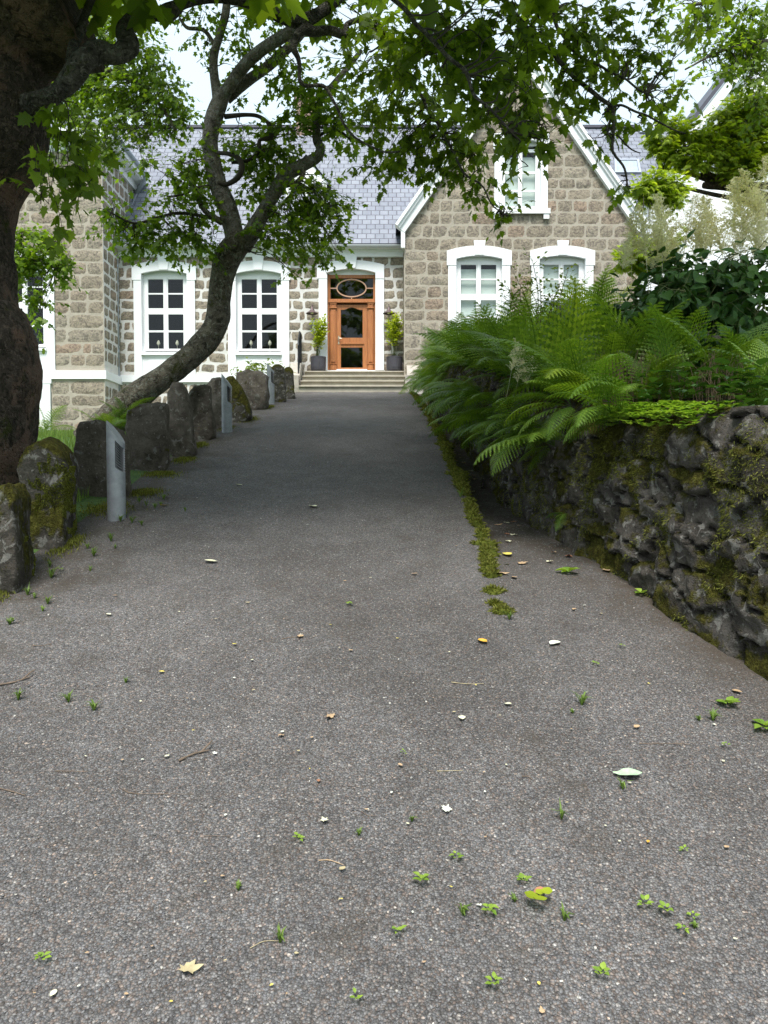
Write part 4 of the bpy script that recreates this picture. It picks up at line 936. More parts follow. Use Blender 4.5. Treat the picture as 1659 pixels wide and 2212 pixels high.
# B: the leaning maple
lean = thing('maple_tree', 'slender maple leaning out over the standing stones, mossy lower trunk', 'tree', P(225, 930, 8.4))
tb = branch(lean, [(195, 960, 8.3, 42), (228, 920, 8.3, 36), (262, 885, 8.3, 33), (305, 850, 8.3, 29), (340, 825, 8.3, 27), (375, 800, 8.35, 26), (410, 772, 8.4, 25), (440, 742, 8.4, 25), (462, 710, 8.4, 25), (472, 680, 8.4, 27), (474, 645, 8.4, 25), (480, 605, 8.4, 25), (490, 565, 8.4, 28), (506, 535, 8.4, 29), (525, 512, 8.4, 25)], 'bark_grey', 36, .15, 8, 'trunk', 7)
t1 = branch(lean, [(512, 535, 8.4, 22), (505, 500, 8.4, 21), (492, 452, 8.4, 22), (472, 402, 8.4, 20), (459, 350, 8.4, 18), (454, 300, 8.4, 16), (463, 255, 8.4, 18), (476, 218, 8.4, 17), (482, 195, 8.4, 12)], 'bark_upper', 26, .12, seed=9)
t2 = branch(lean, [(470, 212, 8.4, 11), (463, 165, 8.4, 9.5), (462, 120, 8.4, 9), (475, 75, 8.4, 8), (488, 25, 8.4, 9), (492, -40, 8.4, 8)], 'bark_upper', 12, .12)
t3 = branch(lean, [(478, 215, 8.4, 13), (500, 180, 8.35, 13), (530, 140, 8.3, 13), (565, 108, 8.2, 12), (600, 85, 8.1, 12), (640, 62, 8.0, 11), (660, 50, 8, 6)], 'bark_upper', 14, .12)
t4 = branch(lean, [(490, 215, 8.5, 10), (530, 178, 8.5, 11), (570, 150, 8.6, 10), (600, 125, 8.6, 10), (640, 85, 8.6, 9), (680, 40, 8.6, 6)], 'bark_upper', 12, .12)
t5 = branch(lean, [(524, 535, 8.4, 20), (548, 495, 8.4, 18), (572, 452, 8.4, 15), (596, 412, 8.4, 15), (618, 378, 8.4, 15), (655, 357, 8.4, 13), (686, 338, 8.4, 11), (692, 320, 8.4, 9), (684, 302, 8.4, 9), (684, 265, 8.4, 8), (690, 220, 8.4, 6), (740, 160, 8.5, 6), (780, 110, 8.6, 5)], 'bark_upper', 14, .14, seed=4)
t6 = branch(lean, [(486, 252, 8.4, 5), (530, 248, 8.3, 4), (560, 252, 8.3, 4), (582, 270, 8.3, 4.5), (585, 297, 8.3, 5), (562, 302, 8.3, 4), (558, 325, 8.3, 5), (540, 345, 8.3, 4), (500, 352, 8.3, 3)], 'twig', 8, .1)
t7 = branch(lean, [(470, 330, 8.3, 4), (505, 335, 8.2, 5), (522, 355, 8.2, 6), (515, 382, 8.2, 6), (490, 398, 8.3, 5), (470, 395, 8.3, 4)], 'twig', 8, .1)
t8 = branch(lean, [(450, 402, 8.3, 4), (420, 408, 8.2, 3.5), (395, 420, 8.2, 2.5), (360, 425, 8.1, 1.5)], 'twig', 6, .1)
t9 = branch(lean, [(480, 480, 8.3, 8), (450, 462, 8.2, 6), (432, 440, 8.2, 5), (430, 415, 8.2, 3)], 'bark_grey', 8, .15)
t10 = branch(lean, [(455, 470, 8.2, 4), (390, 460, 8.1, 3), (340, 470, 8.0, 3), (290, 482, 7.9, 2.4), (240, 460, 7.8, 1.5)], 'twig', 6, .1)
t11 = branch(lean, [(610, 400, 8.4, 6), (640, 395, 8.3, 6), (655, 375, 8.3, 5), (655, 360, 8.3, 3)], 'bark_grey', 8, .1)
t12 = branch(lean, [(462, 95, 8.4, 5), (440, 65, 8.4, 4.5), (405, 60, 8.4, 4), (388, 40, 8.4, 3)], 'bark_grey', 7, .15)
t13 = branch(lean, [(682, 298, 8.4, 5), (705, 285, 8.4, 3), (735, 285, 8.4, 3), (760, 305, 8.4, 2)], 'twig', 6, .1)
B = Crown(2); ab = t1+t5+t9+t10; au = t2+t3+t4+t12
for b in [(235, 462, 38, 24, 7.9, 1.1), (290, 500, 45, 32, 8.0, 1.1), (350, 500, 55, 40, 8.0, 1.15), (430, 500, 45, 38, 8.1, 1.0), (390, 440, 50, 32, 8.1, .9), (430, 415, 45, 25, 8.2, .8), (330, 355, 40, 25, 8.2, .55), (400, 370, 45, 40, 8.3, .9), (430, 330, 35, 40, 8.4, .7), (440, 540, 40, 16, 8.1, .7), (300, 535, 25, 14, 8.0, .8)]:
    B.blob(*b[:5], .073, b[5]*1.45, attach=ab, droop=.25)
for b in [(560, 330, 60, 45, 8.4, .9), (560, 400, 50, 40, 8.5, 1.0), (520, 300, 50, 30, 8.4, .6), (620, 300, 50, 40, 8.4, .8), (600, 350, 45, 30, 8.5, .8), (660, 250, 55, 45, 8.4, .9), (640, 180, 60, 50, 8.4, .7), (720, 220, 60, 50, 8.3, .8), (740, 280, 50, 35, 8.3, .7)]:
    B.blob(*b[:5], .073, b[5]*1.45, attach=t5+t6+t7+t3, droop=.25)
for b in [(690, 405, 55, 30, 8.3, 1.0), (650, 440, 65, 36, 8.3, 1.15), (705, 450, 55, 30, 8.2, 1.1), (620, 490, 50, 30, 8.2, .9), (680, 505, 60, 25, 8.2, .9), (735, 480, 22, 30, 8.2, .6), (640, 545, 45, 18, 8.2, .7), (690, 565, 45, 14, 8.1, .6), (575, 505, 28, 30, 8.1, 1.0), (720, 545, 30, 10, 8.1, .5), (632, 590, 16, 18, 8.1, .6)]:
    B.blob(*b[:5], .073, b[5]*1.45, attach=t5+t11, droop=.25)
for b in [(430, 90, 30, 30, 8.4, .45), (520, 70, 50, 40, 8.4, .5), (450, 150, 25, 40, 8.4, .3), (440, 20, 50, 25, 8.4, .5), (590, 50, 60, 35, 8.4, .55), (560, 130, 30, 20, 8.4, .5), (510, 120, 25, 30, 8.4, .5), (600, 160, 40, 30, 8.4, .5), (400, 20, 40, 16, 8.4, .5), (520, 220, 25, 12, 8.4, .3), (620, 120, 40, 30, 8.4, .6)]:
    B.blob(*b[:5], .064, b[5], attach=au, droop=.2)
B.build(lean, 'small', 'maple')
# C: the tree behind on the left, trunk outside the frame behind the big trunk
back = thing('maple_tree', 'yellow-green maple crown behind the big trunk, in front of the wing', 'tree', (-8.3, 11.5, 2.3))
MB().tube(crom([(-8.3, 11.5, 2.0), (-8.1, 11.5, 4.0), (-7.9, 11.5, 6.5), (-7.2, 11.5, 9.5)], 6), [.26-.006*i for i in range(19)], 12, rough=.1).obj('trunk', M['bark_grey'], back, True)
cb = []
for pts_ in ([(-260, 500, 11.5, 14), (-60, 250, 11.2, 12), (120, 160, 11, 10), (250, 160, 10.8, 7), (330, 210, 10.6, 5), (380, 280, 10.5, 3)], [(-120, 350, 11.3, 10), (50, 60, 11, 9), (180, -20, 10.8, 7), (320, 60, 10.6, 5)], [(-250, 620, 11.5, 8), (-60, 560, 11, 6), (60, 560, 10.6, 4), (120, 580, 10.5, 2)]):
    cb += branch(back, pts_, 'bark_grey', 8, .1)
Cn = Crown(3)
for b in [(250, 60, 60, 50, 10.7, 1.2), (310, 110, 45, 50, 10.7, 1.3), (200, 130, 60, 60, 10.8, 1.1), (345, 165, 45, 55, 10.6, 1.35), (375, 225, 38, 45, 10.5, 1.3), (400, 260, 24, 25, 10.5, 1.2), (290, 200, 70, 55, 10.7, 1.1), (230, 220, 60, 55, 10.8, 1.0), (310, 260, 60, 35, 10.6, .95), (200, 280, 70, 45, 10.8, .9), (270, 300, 50, 30, 10.7, .7), (225, 330, 40, 28, 10.7, .8), (150, 200, 60, 60, 11, 1.0), (170, 50, 50, 50, 11, 1.0), (110, 300, 50, 50, 10.8, .7), (360, 290, 40, 18, 10.6, .6), (300, 310, 14, 22, 10.6, .9), (130, 130, 50, 60, 11, 1.0), (280, 25, 45, 25, 10.8, 1.1), (240, 170, 90, 90, 11.2, .8), (205, 345, 20, 15, 10.6, .7)]:
    Cn.blob(*b[:5], .072, b[5], attach=cb[:40], droop=.3)
for b in [(60, 500, 45, 20, 10.5, .9), (100, 560, 55, 28, 10.5, 1.2), (50, 590, 30, 45, 10.6, 1.1), (140, 600, 25, 12, 10.5, .6), (75, 640, 35, 20, 10.5, .9), (80, 700, 20, 22, 10.5, .6), (105, 520, 35, 25, 10.5, .9), (150, 560, 22, 12, 10.5, .8), (40, 540, 25, 40, 10.5, 1.0)]:
    Cn.blob(*b[:5], .08, b[5]*1.9, attach=cb[-12:], droop=.25)
Cn.build(back, 'small', 'maple')
# D: maple at the upper right, trunk outside the frame
rt = thing('maple_tree', 'bright green maple crown filling the top right corner', 'tree', (7.2, 9.6, 2.9))
MB().tube(crom([(7.2, 9.6, 2.6), (7.1, 9.6, 4.5), (6.8, 9.6, 7), (6.2, 9.5, 9.8)], 6), [.24-.006*i for i in range(19)], 12, rough=.1).obj('trunk', M['bark_grey'], rt, True)
db = []
for pts_ in ([(1950, 300, 9.6, 12), (1780, 120, 9.5, 9), (1660, 90, 9.4, 6), (1560, 110, 9.3, 3), (1480, 150, 9.2, 2)], [(1930, 150, 9.6, 10), (1760, -30, 9.5, 8), (1620, -10, 9.3, 5), (1500, 10, 9.2, 3)]):
    db += branch(rt, pts_, 'bark_grey', 7, .1)
D = Crown(4)
for b in [(1620, 40, 60, 50, 9.4, 1.3), (1560, 30, 50, 40, 9.4, 1.0), (1610, 110, 65, 40, 9.4, 1.2), (1555, 100, 45, 30, 9.3, .8), (1500, 70, 40, 20, 9.3, .6), (1640, 180, 40, 40, 9.4, 1.1), (1585, 165, 30, 25, 9.3, .7), (1540, 160, 26, 20, 9.3, .6), (1640, 250, 25, 40, 9.4, .9), (1520, 10, 50, 20, 9.4, .8), (1655, 110, 30, 60, 9.8, 1.3), (1470, 20, 40, 20, 9.3, .5)]:
    D.blob(*b[:5], .075, b[5], attach=db, droop=.2)
D.build(rt, 'small', 'maple')
# E: cypress
con = thing('conifer_tree', 'yellow-green cypress with drooping sprays and dark inner branches at right', 'tree', (6.2, 10.6, 3.2))
MB().tube(crom([(6.5, 10.6, 2.8), (6.35, 10.6, 4.5), (6.1, 10.6, 6.5), (5.9, 10.6, 8.2)], 6), [.2-.008*i for i in range(19)], 12, rough=.1).obj('trunk', M['bark_dark'], con, True)
eb = []
for pts_ in ([(1750, 470, 10.6, 9), (1640, 420, 10.4, 9), (1560, 395, 10.3, 8), (1490, 375, 10.2, 5), (1430, 365, 10.1, 2.5)], [(1740, 400, 10.6, 8), (1620, 400, 10.4, 7), (1540, 380, 10.2, 5), (1480, 345, 10.1, 3)], [(1720, 500, 10.6, 7), (1620, 440, 10.4, 6), (1540, 420, 10.2, 4), (1450, 400, 10, 3), (1400, 395, 10, 2)], [(1740, 300, 10.6, 7), (1620, 290, 10.4, 5), (1520, 290, 10.2, 3)], [(1600, 440, 10.4, 5), (1575, 380, 10.3, 5), (1560, 340, 10.2, 3)], [(1520, 390, 10.2, 3), (1510, 330, 10.1, 2.4), (1490, 300, 10.1, 1.5)], [(1660, 430, 10.4, 9), (1580, 405, 10.3, 9), (1520, 400, 10.2, 6)]):
    eb += branch(con, pts_, 'bark_dark', 8, .2)
E = Crown(6)
for b in [(1610, 235, 45, 22, 10.3, 1.6), (1630, 275, 40, 22, 10.2, 1.7), (1580, 270, 30, 18, 10.2, 1.4), (1560, 300, 40, 22, 10.2, 1.6), (1620, 320, 45, 24, 10.2, 1.8), (1600, 355, 50, 18, 10.1, 1.7), (1540, 330, 40, 20, 10.1, 1.6), (1480, 285, 32, 16, 10.0, 1.5), (1455, 265, 20, 10, 10.0, 1.2), (1430, 305, 34, 16, 10.0, 1.5), (1480, 330, 36, 16, 10, 1.5), (1440, 325, 20, 12, 10, 1.2), (1500, 350, 30, 12, 10, 1.2), (1600, 375, 30, 10, 10, 1.2),
          (1420, 400, 34, 20, 9.8, 1.7), (1440, 430, 30, 12, 9.8, 1.5), (1395, 410, 26, 18, 9.8, 1.4), (1460, 405, 22, 16, 9.8, 1.2), (1400, 545, 50, 25, 9.4, 1.2), (1370, 560, 40, 22, 9.4, 1.1), (1440, 525, 30, 15, 9.4, 1.0), (1560, 245, 24, 12, 10.2, 1.0), (1650, 240, 20, 40, 10.3, 1.5)]:
    E.blob(*b[:5], .08, b[5]*5.0, attach=eb, droop=.12, Lf=3.2, nl=8, spread=.6, upr=.5, subs=3)
E.build(con, 'spray', 'conifer')

# ------------------------------------------------------------------ right-hand bank
# dry stone retaining wall
rw = np.random.default_rng(21)
Ys = [0.8]
while Ys[-1] < 18.2: Ys.append(Ys[-1]+0.0045*Ys[-1]+.003)
Ys = np.array(Ys); NT = 74
arc = np.concatenate([[0], np.cumsum(np.hypot(np.diff(Ys), np.diff(WX(Ys))))])
tt = np.linspace(0, 1, NT)
Sg, Tg = np.meshgrid(arc, tt, indexing='ij'); Yg = np.repeat(Ys[:, None], NT, 1)
gb = np.array([GZ(float(WX(y))-.02, float(y)) for y in Ys]); Hb = (TZ(Ys)-gb+.05)[:, None]; Tm = Tg*Hb
# irregular stones: jittered rows, merged cells of different sizes
seeds = []
z_ = 0.0
while z_ < 1.6:
    rh = rw.uniform(.07, .24); s_ = 0.0
    while s_ < arc[-1]:
        wd = rw.uniform(.07, .46)
        seeds.append((s_+wd/2, z_+rh/2+rw.normal(0, .03), wd*.5+.02, rh*.5+.02)); s_ += wd
    z_ += rh
seeds = np.array(seeds)
cid = np.zeros(Sg.shape, int); edge_d = np.zeros(Sg.shape)
wobS = np.zeros(Sg.shape); wobT = np.zeros(Sg.shape)
for i in range(len(arc)):
    for j in range(NT):
        q_ = Vector((arc[i]*6, Tm[i, j]*7, 0)); wobS[i, j] = mnoise.noise(q_)*.05; wobT[i, j] = mnoise.noise(q_+Vector((50, 3, 1)))*.05
for i in range(len(arc)):
    near = seeds[np.abs(seeds[:, 0]-arc[i]) < .6]; idx = np.where(np.abs(seeds[:, 0]-arc[i]) < .6)[0]
    ds_ = np.maximum(np.abs(near[None, :, 0]-(arc[i]+wobS[i])[:, None])/near[None, :, 2], np.abs(near[None, :, 1]-(Tm[i]+wobT[i])[:, None])/near[None, :, 3])
    dq = np.hypot(near[None, :, 0]-(arc[i]+wobS[i])[:, None], (near[None, :, 1]-(Tm[i]+wobT[i])[:, None]))/np.sqrt(near[None, :, 2]*near[None, :, 3])
    dd = .6*ds_+.4*dq; o_ = np.argsort(dd, 1); cid[i] = idx[o_[:, 0]]; a_ = np.take_along_axis(dd, o_[:, :2], 1); edge_d[i] = a_[:, 1]-a_[:, 0]
cr = rw.random(len(seeds)); cp = rw.random(len(seeds)); tiltS = rw.normal(0, .35, len(seeds)); tiltT = rw.normal(0, .3, len(seeds))
disp = sstep(0, .13, edge_d)*(.035+.045*cp[cid])+sstep(.1, .3, edge_d)*(tiltS[cid]*(Sg-seeds[cid, 0])+tiltT[cid]*(Tm-seeds[cid, 1]))*.5
V = []
tx_ = np.gradient(WX(Ys), Ys)
for i in range(len(Ys)):
    n_ = Vector((-1, tx_[i], 0)).normalized()
    for j in range(NT):
        x = float(WX(Ys[i]))+.10*tt[j]; z = gb[i]-.05+Hb[i, 0]*tt[j]; q_ = Vector((x, Ys[i], z))
        rnd_ = 0.16*max(0, tt[j]-.82)**1.5*4
        d = float(disp[i, j])+.035*mnoise.noise(q_*3.0)+.020*mnoise.noise(q_*11)+.012*mnoise.noise(q_*26)+.005*mnoise.noise(q_*70)-rnd_-.06
        V.append(q_+n_*d)
nW = len(V)
V = [tuple(v) for v in V]
I = np.arange(nW).reshape(len(Ys), NT)
F = np.stack([I[1:, :-1], I[:-1, :-1], I[:-1, 1:], I[1:, 1:]], -1).reshape(-1, 4).tolist()
topi = []
for i in range(len(Ys)):
    v = V[I[i, -1]]; V.append((v[0]+.2, v[1], v[2]+.01*math.sin(i))); V.append((v[0]+.45, v[1], v[2]-.02)); topi.append((I[i, -1], nW+2*i, nW+2*i+1))
for i in range(len(Ys)-1):
    a, b = topi[i], topi[i+1]; F += [(b[0], a[0], a[1], b[1]), (b[1], a[1], a[2], b[2])]
av = np.concatenate([cr[cid].ravel(), np.full(2*len(Ys), .3)])
dw = mesh_np('dry_stone_wall', V, F, M['drystone'], None, True, {'rnd': ('POINT', av), 'joint': ('POINT', np.concatenate([1-sstep(.02, .16, edge_d).ravel(), np.zeros(2*len(Ys))]))})
tag(dw, 'mossy dry stone retaining wall holding the fern bank right of the path', 'wall')
Vw_ = np.array(V[:nW]).reshape(len(Ys), NT, 3)
# fuzz: strands standing off a surface, as moss
def fuzz(name, pts, nrm, L, mat, parent=None, label=None, cat='moss', w_=.35, droop=.35, seed=0, kind='stuff'):
    g = np.random.default_rng(seed); n = len(pts); pts = np.asarray(pts); nrm = np.asarray(nrm)
    d = nrm+g.normal(0, .45, (n, 3)); d[:, 2] -= droop; d /= np.linalg.norm(d, axis=1, keepdims=True)
    s = np.cross(d, g.normal(0, 1, (n, 3))); s /= np.linalg.norm(s, axis=1, keepdims=True)
    LL = (L*(.5+g.random(n)))[:, None]
    W = np.stack([pts-s*LL*w_*.5-nrm*LL*.15, pts+s*LL*w_*.5-nrm*LL*.15, pts+d*LL], 1).reshape(-1, 3)
    F_ = np.arange(3*n).reshape(n, 3)
    o = mesh_np(name, W, F_, M[mat], parent, attrs={'rnd': ('FACE', g.random(n))})
    if parent is None: tag(o, label, cat)
    o['kind'] = kind
    return o
fp = []; fn = []
for k in range(240000):
    i = min(len(Ys)-2, int(rw.random()**1.2*(len(Ys)-2))); j = int(rw.random()*(NT-3)); p = Vw_[i, j]
    mval = mnoise.fractal(Vector(p)*2.6+Vector((3, 0, 7)), 1, 2, 4)+.25*(1-tt[j])-.06+(.2 if Ys[i] > 5.5 else 0)
    if mval > .27:
        e1 = Vw_[i+1, j]-p; e2 = Vw_[i, j+1]-p; n_ = np.cross(e2, e1)*-1; n_ = n_/(np.linalg.norm(n_)+1e-9)
        if n_[0] > 0: n_ = -n_
        fp.append(p+e1*rw.random()+e2*rw.random()); fn.append(n_)
fuzz('moss_on_wall', fp, fn, .015, 'moss_blade', dw, seed=3, w_=.25, droop=.5)
print('wall moss', len(fp))
# kerb with moss cushions
kb = MB(); kp = []; kn = []; rk_ = random.Random(5)
y = 3.72
while y < 17.5:
    z = GZ(.66, y); L = rk_.uniform(.04, .075); wd = rk_.uniform(.02, .055)*(2.0 if rk_.random() < .1 else 1); hgt = rk_.uniform(.02, .05)*(0.5 if y < 4 else 1); cx_ = .68+rk_.uniform(-.02, .02)-.075*min(1, max(0, (4.7-y)/.9))
    NU_, NV_ = 10, 7; base = len(kb.v); vs = []
    for a in range(NU_+1):
        for b in range(NV_+1):
            th = math.pi*b/NV_; ph = 2*math.pi*a/NU_
            q_ = Vector((math.cos(ph)*math.sin(th), math.sin(ph)*math.sin(th), math.cos(th)))
            k_ = 1+.25*mnoise.noise(q_*1.7+Vector((y*9, 0, 0)))
            p_ = Vector((cx_+q_.x*wd*k_+max(0, q_.x)*.02, y+q_.y*L*.75*k_, z+q_.z*(hgt if q_.z > 0 else .10)*k_)); vs.append(p_)
            if q_.z > -.4:
                for _ in range(8): kp.append(p_+Vector((rk_.uniform(-.01, .01), rk_.uniform(-.012, .012), 0))); kn.append(q_)
    fs = [(a*(NV_+1)+b, (a+1)*(NV_+1)+b, (a+1)*(NV_+1)+b+1, a*(NV_+1)+b+1) for a in range(NU_) for b in range(NV_)]
    kb.add(vs, fs); y += L*rk_.uniform(1.3, 2.5)*(1 if y > 4.2 or y < 3.8 else 1.6)
mk_ = kb.obj('moss_kerb', M['moss'], None, True); tag(mk_, 'yellow-green moss cushions growing along the kerb of the path', 'moss', kind='stuff')
fuzz('kerb_moss_strands', kp, kn, .019, 'moss_blade', mk_, seed=8, droop=.1)
# kerb face stones
kf = MB(); y = 4.2
while y < 17.5:
    L = rk_.uniform(.2, .45); z = GZ(.6, y); zl = GZ(.9, y)
    kf.box(.665, .76+rk_.uniform(-.01, .03), y+.01, y+L-.01, zl-.05, z-.012+rk_.uniform(-.01, .005), rk_.random()); y += L
tag(kf.obj('kerb', M['drystone']), kind='structure')

# ferns -------------------------------------------------------------
def frond(L, seed, lift=.9, bend=1.5, npin=19, W=.27):
    r = random.Random(seed); V = []; F = []; A = []
    pts = []; x = 0; z = 0; an = lift
    for i in range(npin+1):
        pts.append((x, z, an)); st = L/npin; x += math.cos(an)*st; z += math.sin(an)*st; an -= bend/npin*(.5+i/npin)
    col = r.uniform(.35, .65)
    for i in range(npin):
        t = i/npin; w_ = .006*L*(1-t)+.0015
        (x0, z0, a0), (x1, z1, a1) = pts[i], pts[i+1]; b = len(V)
        V += [(x0, -w_, z0), (x0, w_, z0), (x1, w_, z1), (x1, -w_, z1)]; F.append((b, b+1, b+2, b+3)); A.append(.2)
        if t < .14: continue
        pl = W*L*math.sin(math.pi*min(1, (t-.10)/.9)**.62)*r.uniform(.9, 1.08)+.01*L
        for sd in (-1, 1):
            m = 7; bx_, bz_, aa = pts[i]; sweep = .45+.3*t; ph = sd
            dx, dy = math.sin(sweep), math.cos(sweep)*sd
            px_ = math.cos(aa); pz_ = math.sin(aa)
            for k in range(m):
                s0 = k/m; s1 = (k+1)/m; hw_ = L/npin*.70*(1-s0*.8)
                c0 = np.array([bx_+px_*dx*pl*s0, dy*pl*s0, bz_+pz_*dx*pl*s0-.22*pl*s0*s0]); c1 = np.array([bx_+px_*dx*pl*s1, dy*pl*s1, bz_+pz_*dx*pl*s1-.22*pl*s1*s1])
                ax = np.array([px_, 0, pz_]); mid = (c0*.55+c1*.45); b = len(V)
                V += [c0, mid+ax*hw_+(c1-c0)*.45, c1, mid-ax*hw_+(c1-c0)*.45]; F.append((b, b+1, b+2, b+3)); A.append(min(1, max(0, col+r.uniform(-.2, .2)+.15*t)))
    me = bpy.data.meshes.new('frond'); me.from_pydata([tuple(map(float, v)) for v in V], [], F)
    at = me.attributes.new('rnd', 'FLOAT', 'FACE'); at.data.foreach_set('value', A); me.materials.append(M['fern']); me.update(); return me
FR = [frond(.72, 1, 1.45, 1.5), frond(.8, 2, 1.35, 1.25), frond(.62, 3, 1.0, 1.6), frond(.66, 4, .6, 1.4), frond(.5, 5, .3, 1.2)]
rf_ = random.Random(9); nf = 0
def fern(p, size, label, tilt=0.0, n=11, az0=None, span=6.28, cat='fern', group='ferns on the bank above the path', lowonly=False):
    global nf
    o = thing('fern', label, cat, p, group); nf += 1
    for k in range(n):
        me = FR[rf_.choice([3, 4, 3, 2]) if lowonly else rf_.choice([0, 1, 1, 2, 2, 3])]
        c_ = bpy.data.objects.new('frond', me); COL.objects.link(c_); c_.parent = o
        a = (az0 if az0 is not None else 0)+span*(k+rf_.uniform(-.35, .35))/n - (span/2 if az0 is not None else 0)
        c_.rotation_euler = (rf_.uniform(-.35, .35), rf_.uniform(-.45, .35)+tilt, a); s_ = size*rf_.uniform(.55, 1.25); c_.scale = (s_, s_, s_)
    return o
_used = {}
def flab(row, Y):
    z = ['level with the near bollard', 'level with the wide upright slab', 'level with the tall pointed slab', 'level with the middle bollard', 'level with the slanting stone', 'level with the far bollard', 'nearest the house steps'][int(np.searchsorted([6, 7.3, 8.6, 10, 12, 14], Y))]
    k = (row, z); n = _used[k] = _used.get(k, 0)+1
    return 'fern '+row+', '+z+('' if n == 1 else [', next one back', ', third back', ', fourth back', ', fifth back', ', hindmost'][min(n-2, 4)])
LAB = ['fern hanging over the dry stone wall top towards the path', 'broad green fern higher up on the planted bank', 'fern at the far end of the bank near the house steps']
Yf = 5.0
while Yf < 17:
    x = float(WX(Yf)); t = float(TZ(Yf))
    fern((x+.12, Yf, t+.02), rf_.uniform(.85, 1.1), flab('on the wall top edge', Yf), 0.15, 11, math.pi, 4.2)
    if rf_.random() < .75: fern((x-.04, Yf+.15, t-.12-rf_.uniform(0, .35)), rf_.uniform(.85, 1.1), flab('rooted in the wall face', Yf), .3, 8, math.pi+.3, 2.6, lowonly=True)
    for kx in range(3):
        xx = x+.55+.5*kx+rf_.uniform(-.12, .12); yy = Yf+rf_.uniform(-.2, .2)
        if xx < .62*yy+.3 and not (kx == 2 and yy < 7.5): fern((xx, yy, bankz(xx, yy)), rf_.uniform(.85, 1.15)*(.85 if yy < 7.2 and kx else .92), flab(['just behind the wall edge', 'in the middle of the bank', 'highest on the bank'][kx], Yf), 0, 11)
    Yf += .36+.016*Yf
for (u, v, Y, s, az, n, lb) in ((1318, 890, 4.3, .85, 3.7, 6, 'bright green fern spilling over the wall corner'), (1335, 915, 4.25, .7, 3.35, 5, 'bright fern fronds hanging down the wall face at the corner'), (1225, 1110, 4.9, .32, 3.4, 5, 'tiny fern rooted low in the dry stone wall'), (1235, 880, 4.85, .85, 3.4, 8, 'fern drooping from the wall between the corner and the kerb'), (1370, 840, 4.3, .7, 3.3, 5, 'fern with two pale fronds above the wall corner'), (1130, 950, 5.9, .7, 3.3, 6, 'small fern growing from the mossy wall face'), (1180, 930, 5.35, .8, 3.5, 6, 'mid-sized fern arching off the mossy wall')):
    q_ = P(u, v, Y); fern(q_, s, lb, .35, n, az, 2.2, lowonly=True)
for (x, y, s, lb) in ((2.15, 4.1, .62, 'low fern above the rosette plants, cut by the right picture edge'), (2.5, 4.6, .8, 'fern behind the dry stalks at the right picture edge'), (2.3, 4.9, .9, 'fern behind the dry stalks, second from the right edge'), (2.05, 5.2, .95, 'fern behind the dry stalks, third from the right edge'), (1.8, 4.95, .7, 'low fern left of the dry stalks'), (2.75, 5.3, 1.0, 'fern under the broadleaf shrub at the right edge'), (2.4, 5.6, 1.1, 'fern under the middle of the broadleaf shrub'), (2.0, 5.7, 1.1, 'fern under the left end of the broadleaf shrub')):
    fern((x, y, bankz(x, y)), s, lb, 0, 11)
# fern copies near leaning trunk
for (u, v, Y, s, lb) in ((235, 905, 7.6, .5, 'low fern at the foot of the leaning maple'), (260, 890, 8.0, .55, 'fern pressed against the mossy base of the leaning maple'), (95, 925, 13.5, .9, 'fern in front of the basement window'), (215, 905, 7.9, .4, 'small fern left of the leaning maple base')):
    q_ = P(u, v, Y); q_.z -= .12; fern(q_, s, lb, .1, 9, group='ferns on the lawn')
print('ferns', nf)
# broad-leaved shrub, young shrub, low cover
bl = thing('broadleaf_shrub', 'dark green shrub with large oval leaves above the ferns', 'shrub', (2.9, 5.9, 2.45)); X_ = Crown(12)
for b in [(1380, 665, 50, 28, 5.9, 1.0), (1450, 630, 60, 40, 5.9, 1.3), (1560, 700, 80, 30, 5.5, .8), (1500, 600, 90, 50, 6.2, 1.5), (1600, 580, 80, 50, 6.1, 1.6), (1420, 620, 50, 40, 6.4, 1.2), (1560, 660, 90, 45, 6.0, 1.3), (1640, 660, 40, 60, 5.8, 1.5), (1370, 640, 35, 25, 6.4, .9), (1480, 560, 60, 22, 6.5, .8), (1640, 540, 40, 25, 6.2, 1.0), (1450, 660, 60, 30, 6.2, 1.0)]:
    X_.blob(b[0], b[1]+6, b[2], b[3], b[4], .11, b[5]*1.9, droop=.35, Lf=3, nl=6, twr=.004, attach=[Vector((2.9, 5.9, 2.45)), Vector((3.1, 6, 2.5)), Vector((2.6, 6, 2.45))])
X_.build(bl, 'broad', 'broad', 'foliage', 'stems', 'greenstem')
ys_ = thing('young_shrub', 'thin upright young shrub with bronze-green leaves in front of the gable windows', 'shrub', P(1180, 700, 8.2)); X_ = Crown(13); sm = MB()
for (u, v) in ((1110, 590), (1125, 610), (1150, 560), (1165, 600), (1190, 640), (1230, 575), (1255, 600), (1210, 610), (1140, 620), (1240, 630), (1098, 625), (1085, 640)):
    a = P(1170+(u-1170)*.4, 700, 8.2); b = P(u, v, 8.2+X_.r.uniform(-.3, .3)); pl = crom([a, a.lerp(b, .5)+Vector((X_.r.uniform(-.08, .08), 0, .03)), b], 6); sm.tube(pl, [.007*(1-.06*i) for i in range(13)], 5)
    for i in range(3, 13): X_.spray(Vector(pl[i]), (X_.r.uniform(-1, 1), X_.r.uniform(-1, 1), .5), .14, .05, 4, .1, .002)
sm.obj('stem', M['stem'], ys_, True); X_.build(ys_, 'oval', 'young', 'foliage')
rc = Crown(14); rc.tw = MB()
g_ = np.random.default_rng(4)
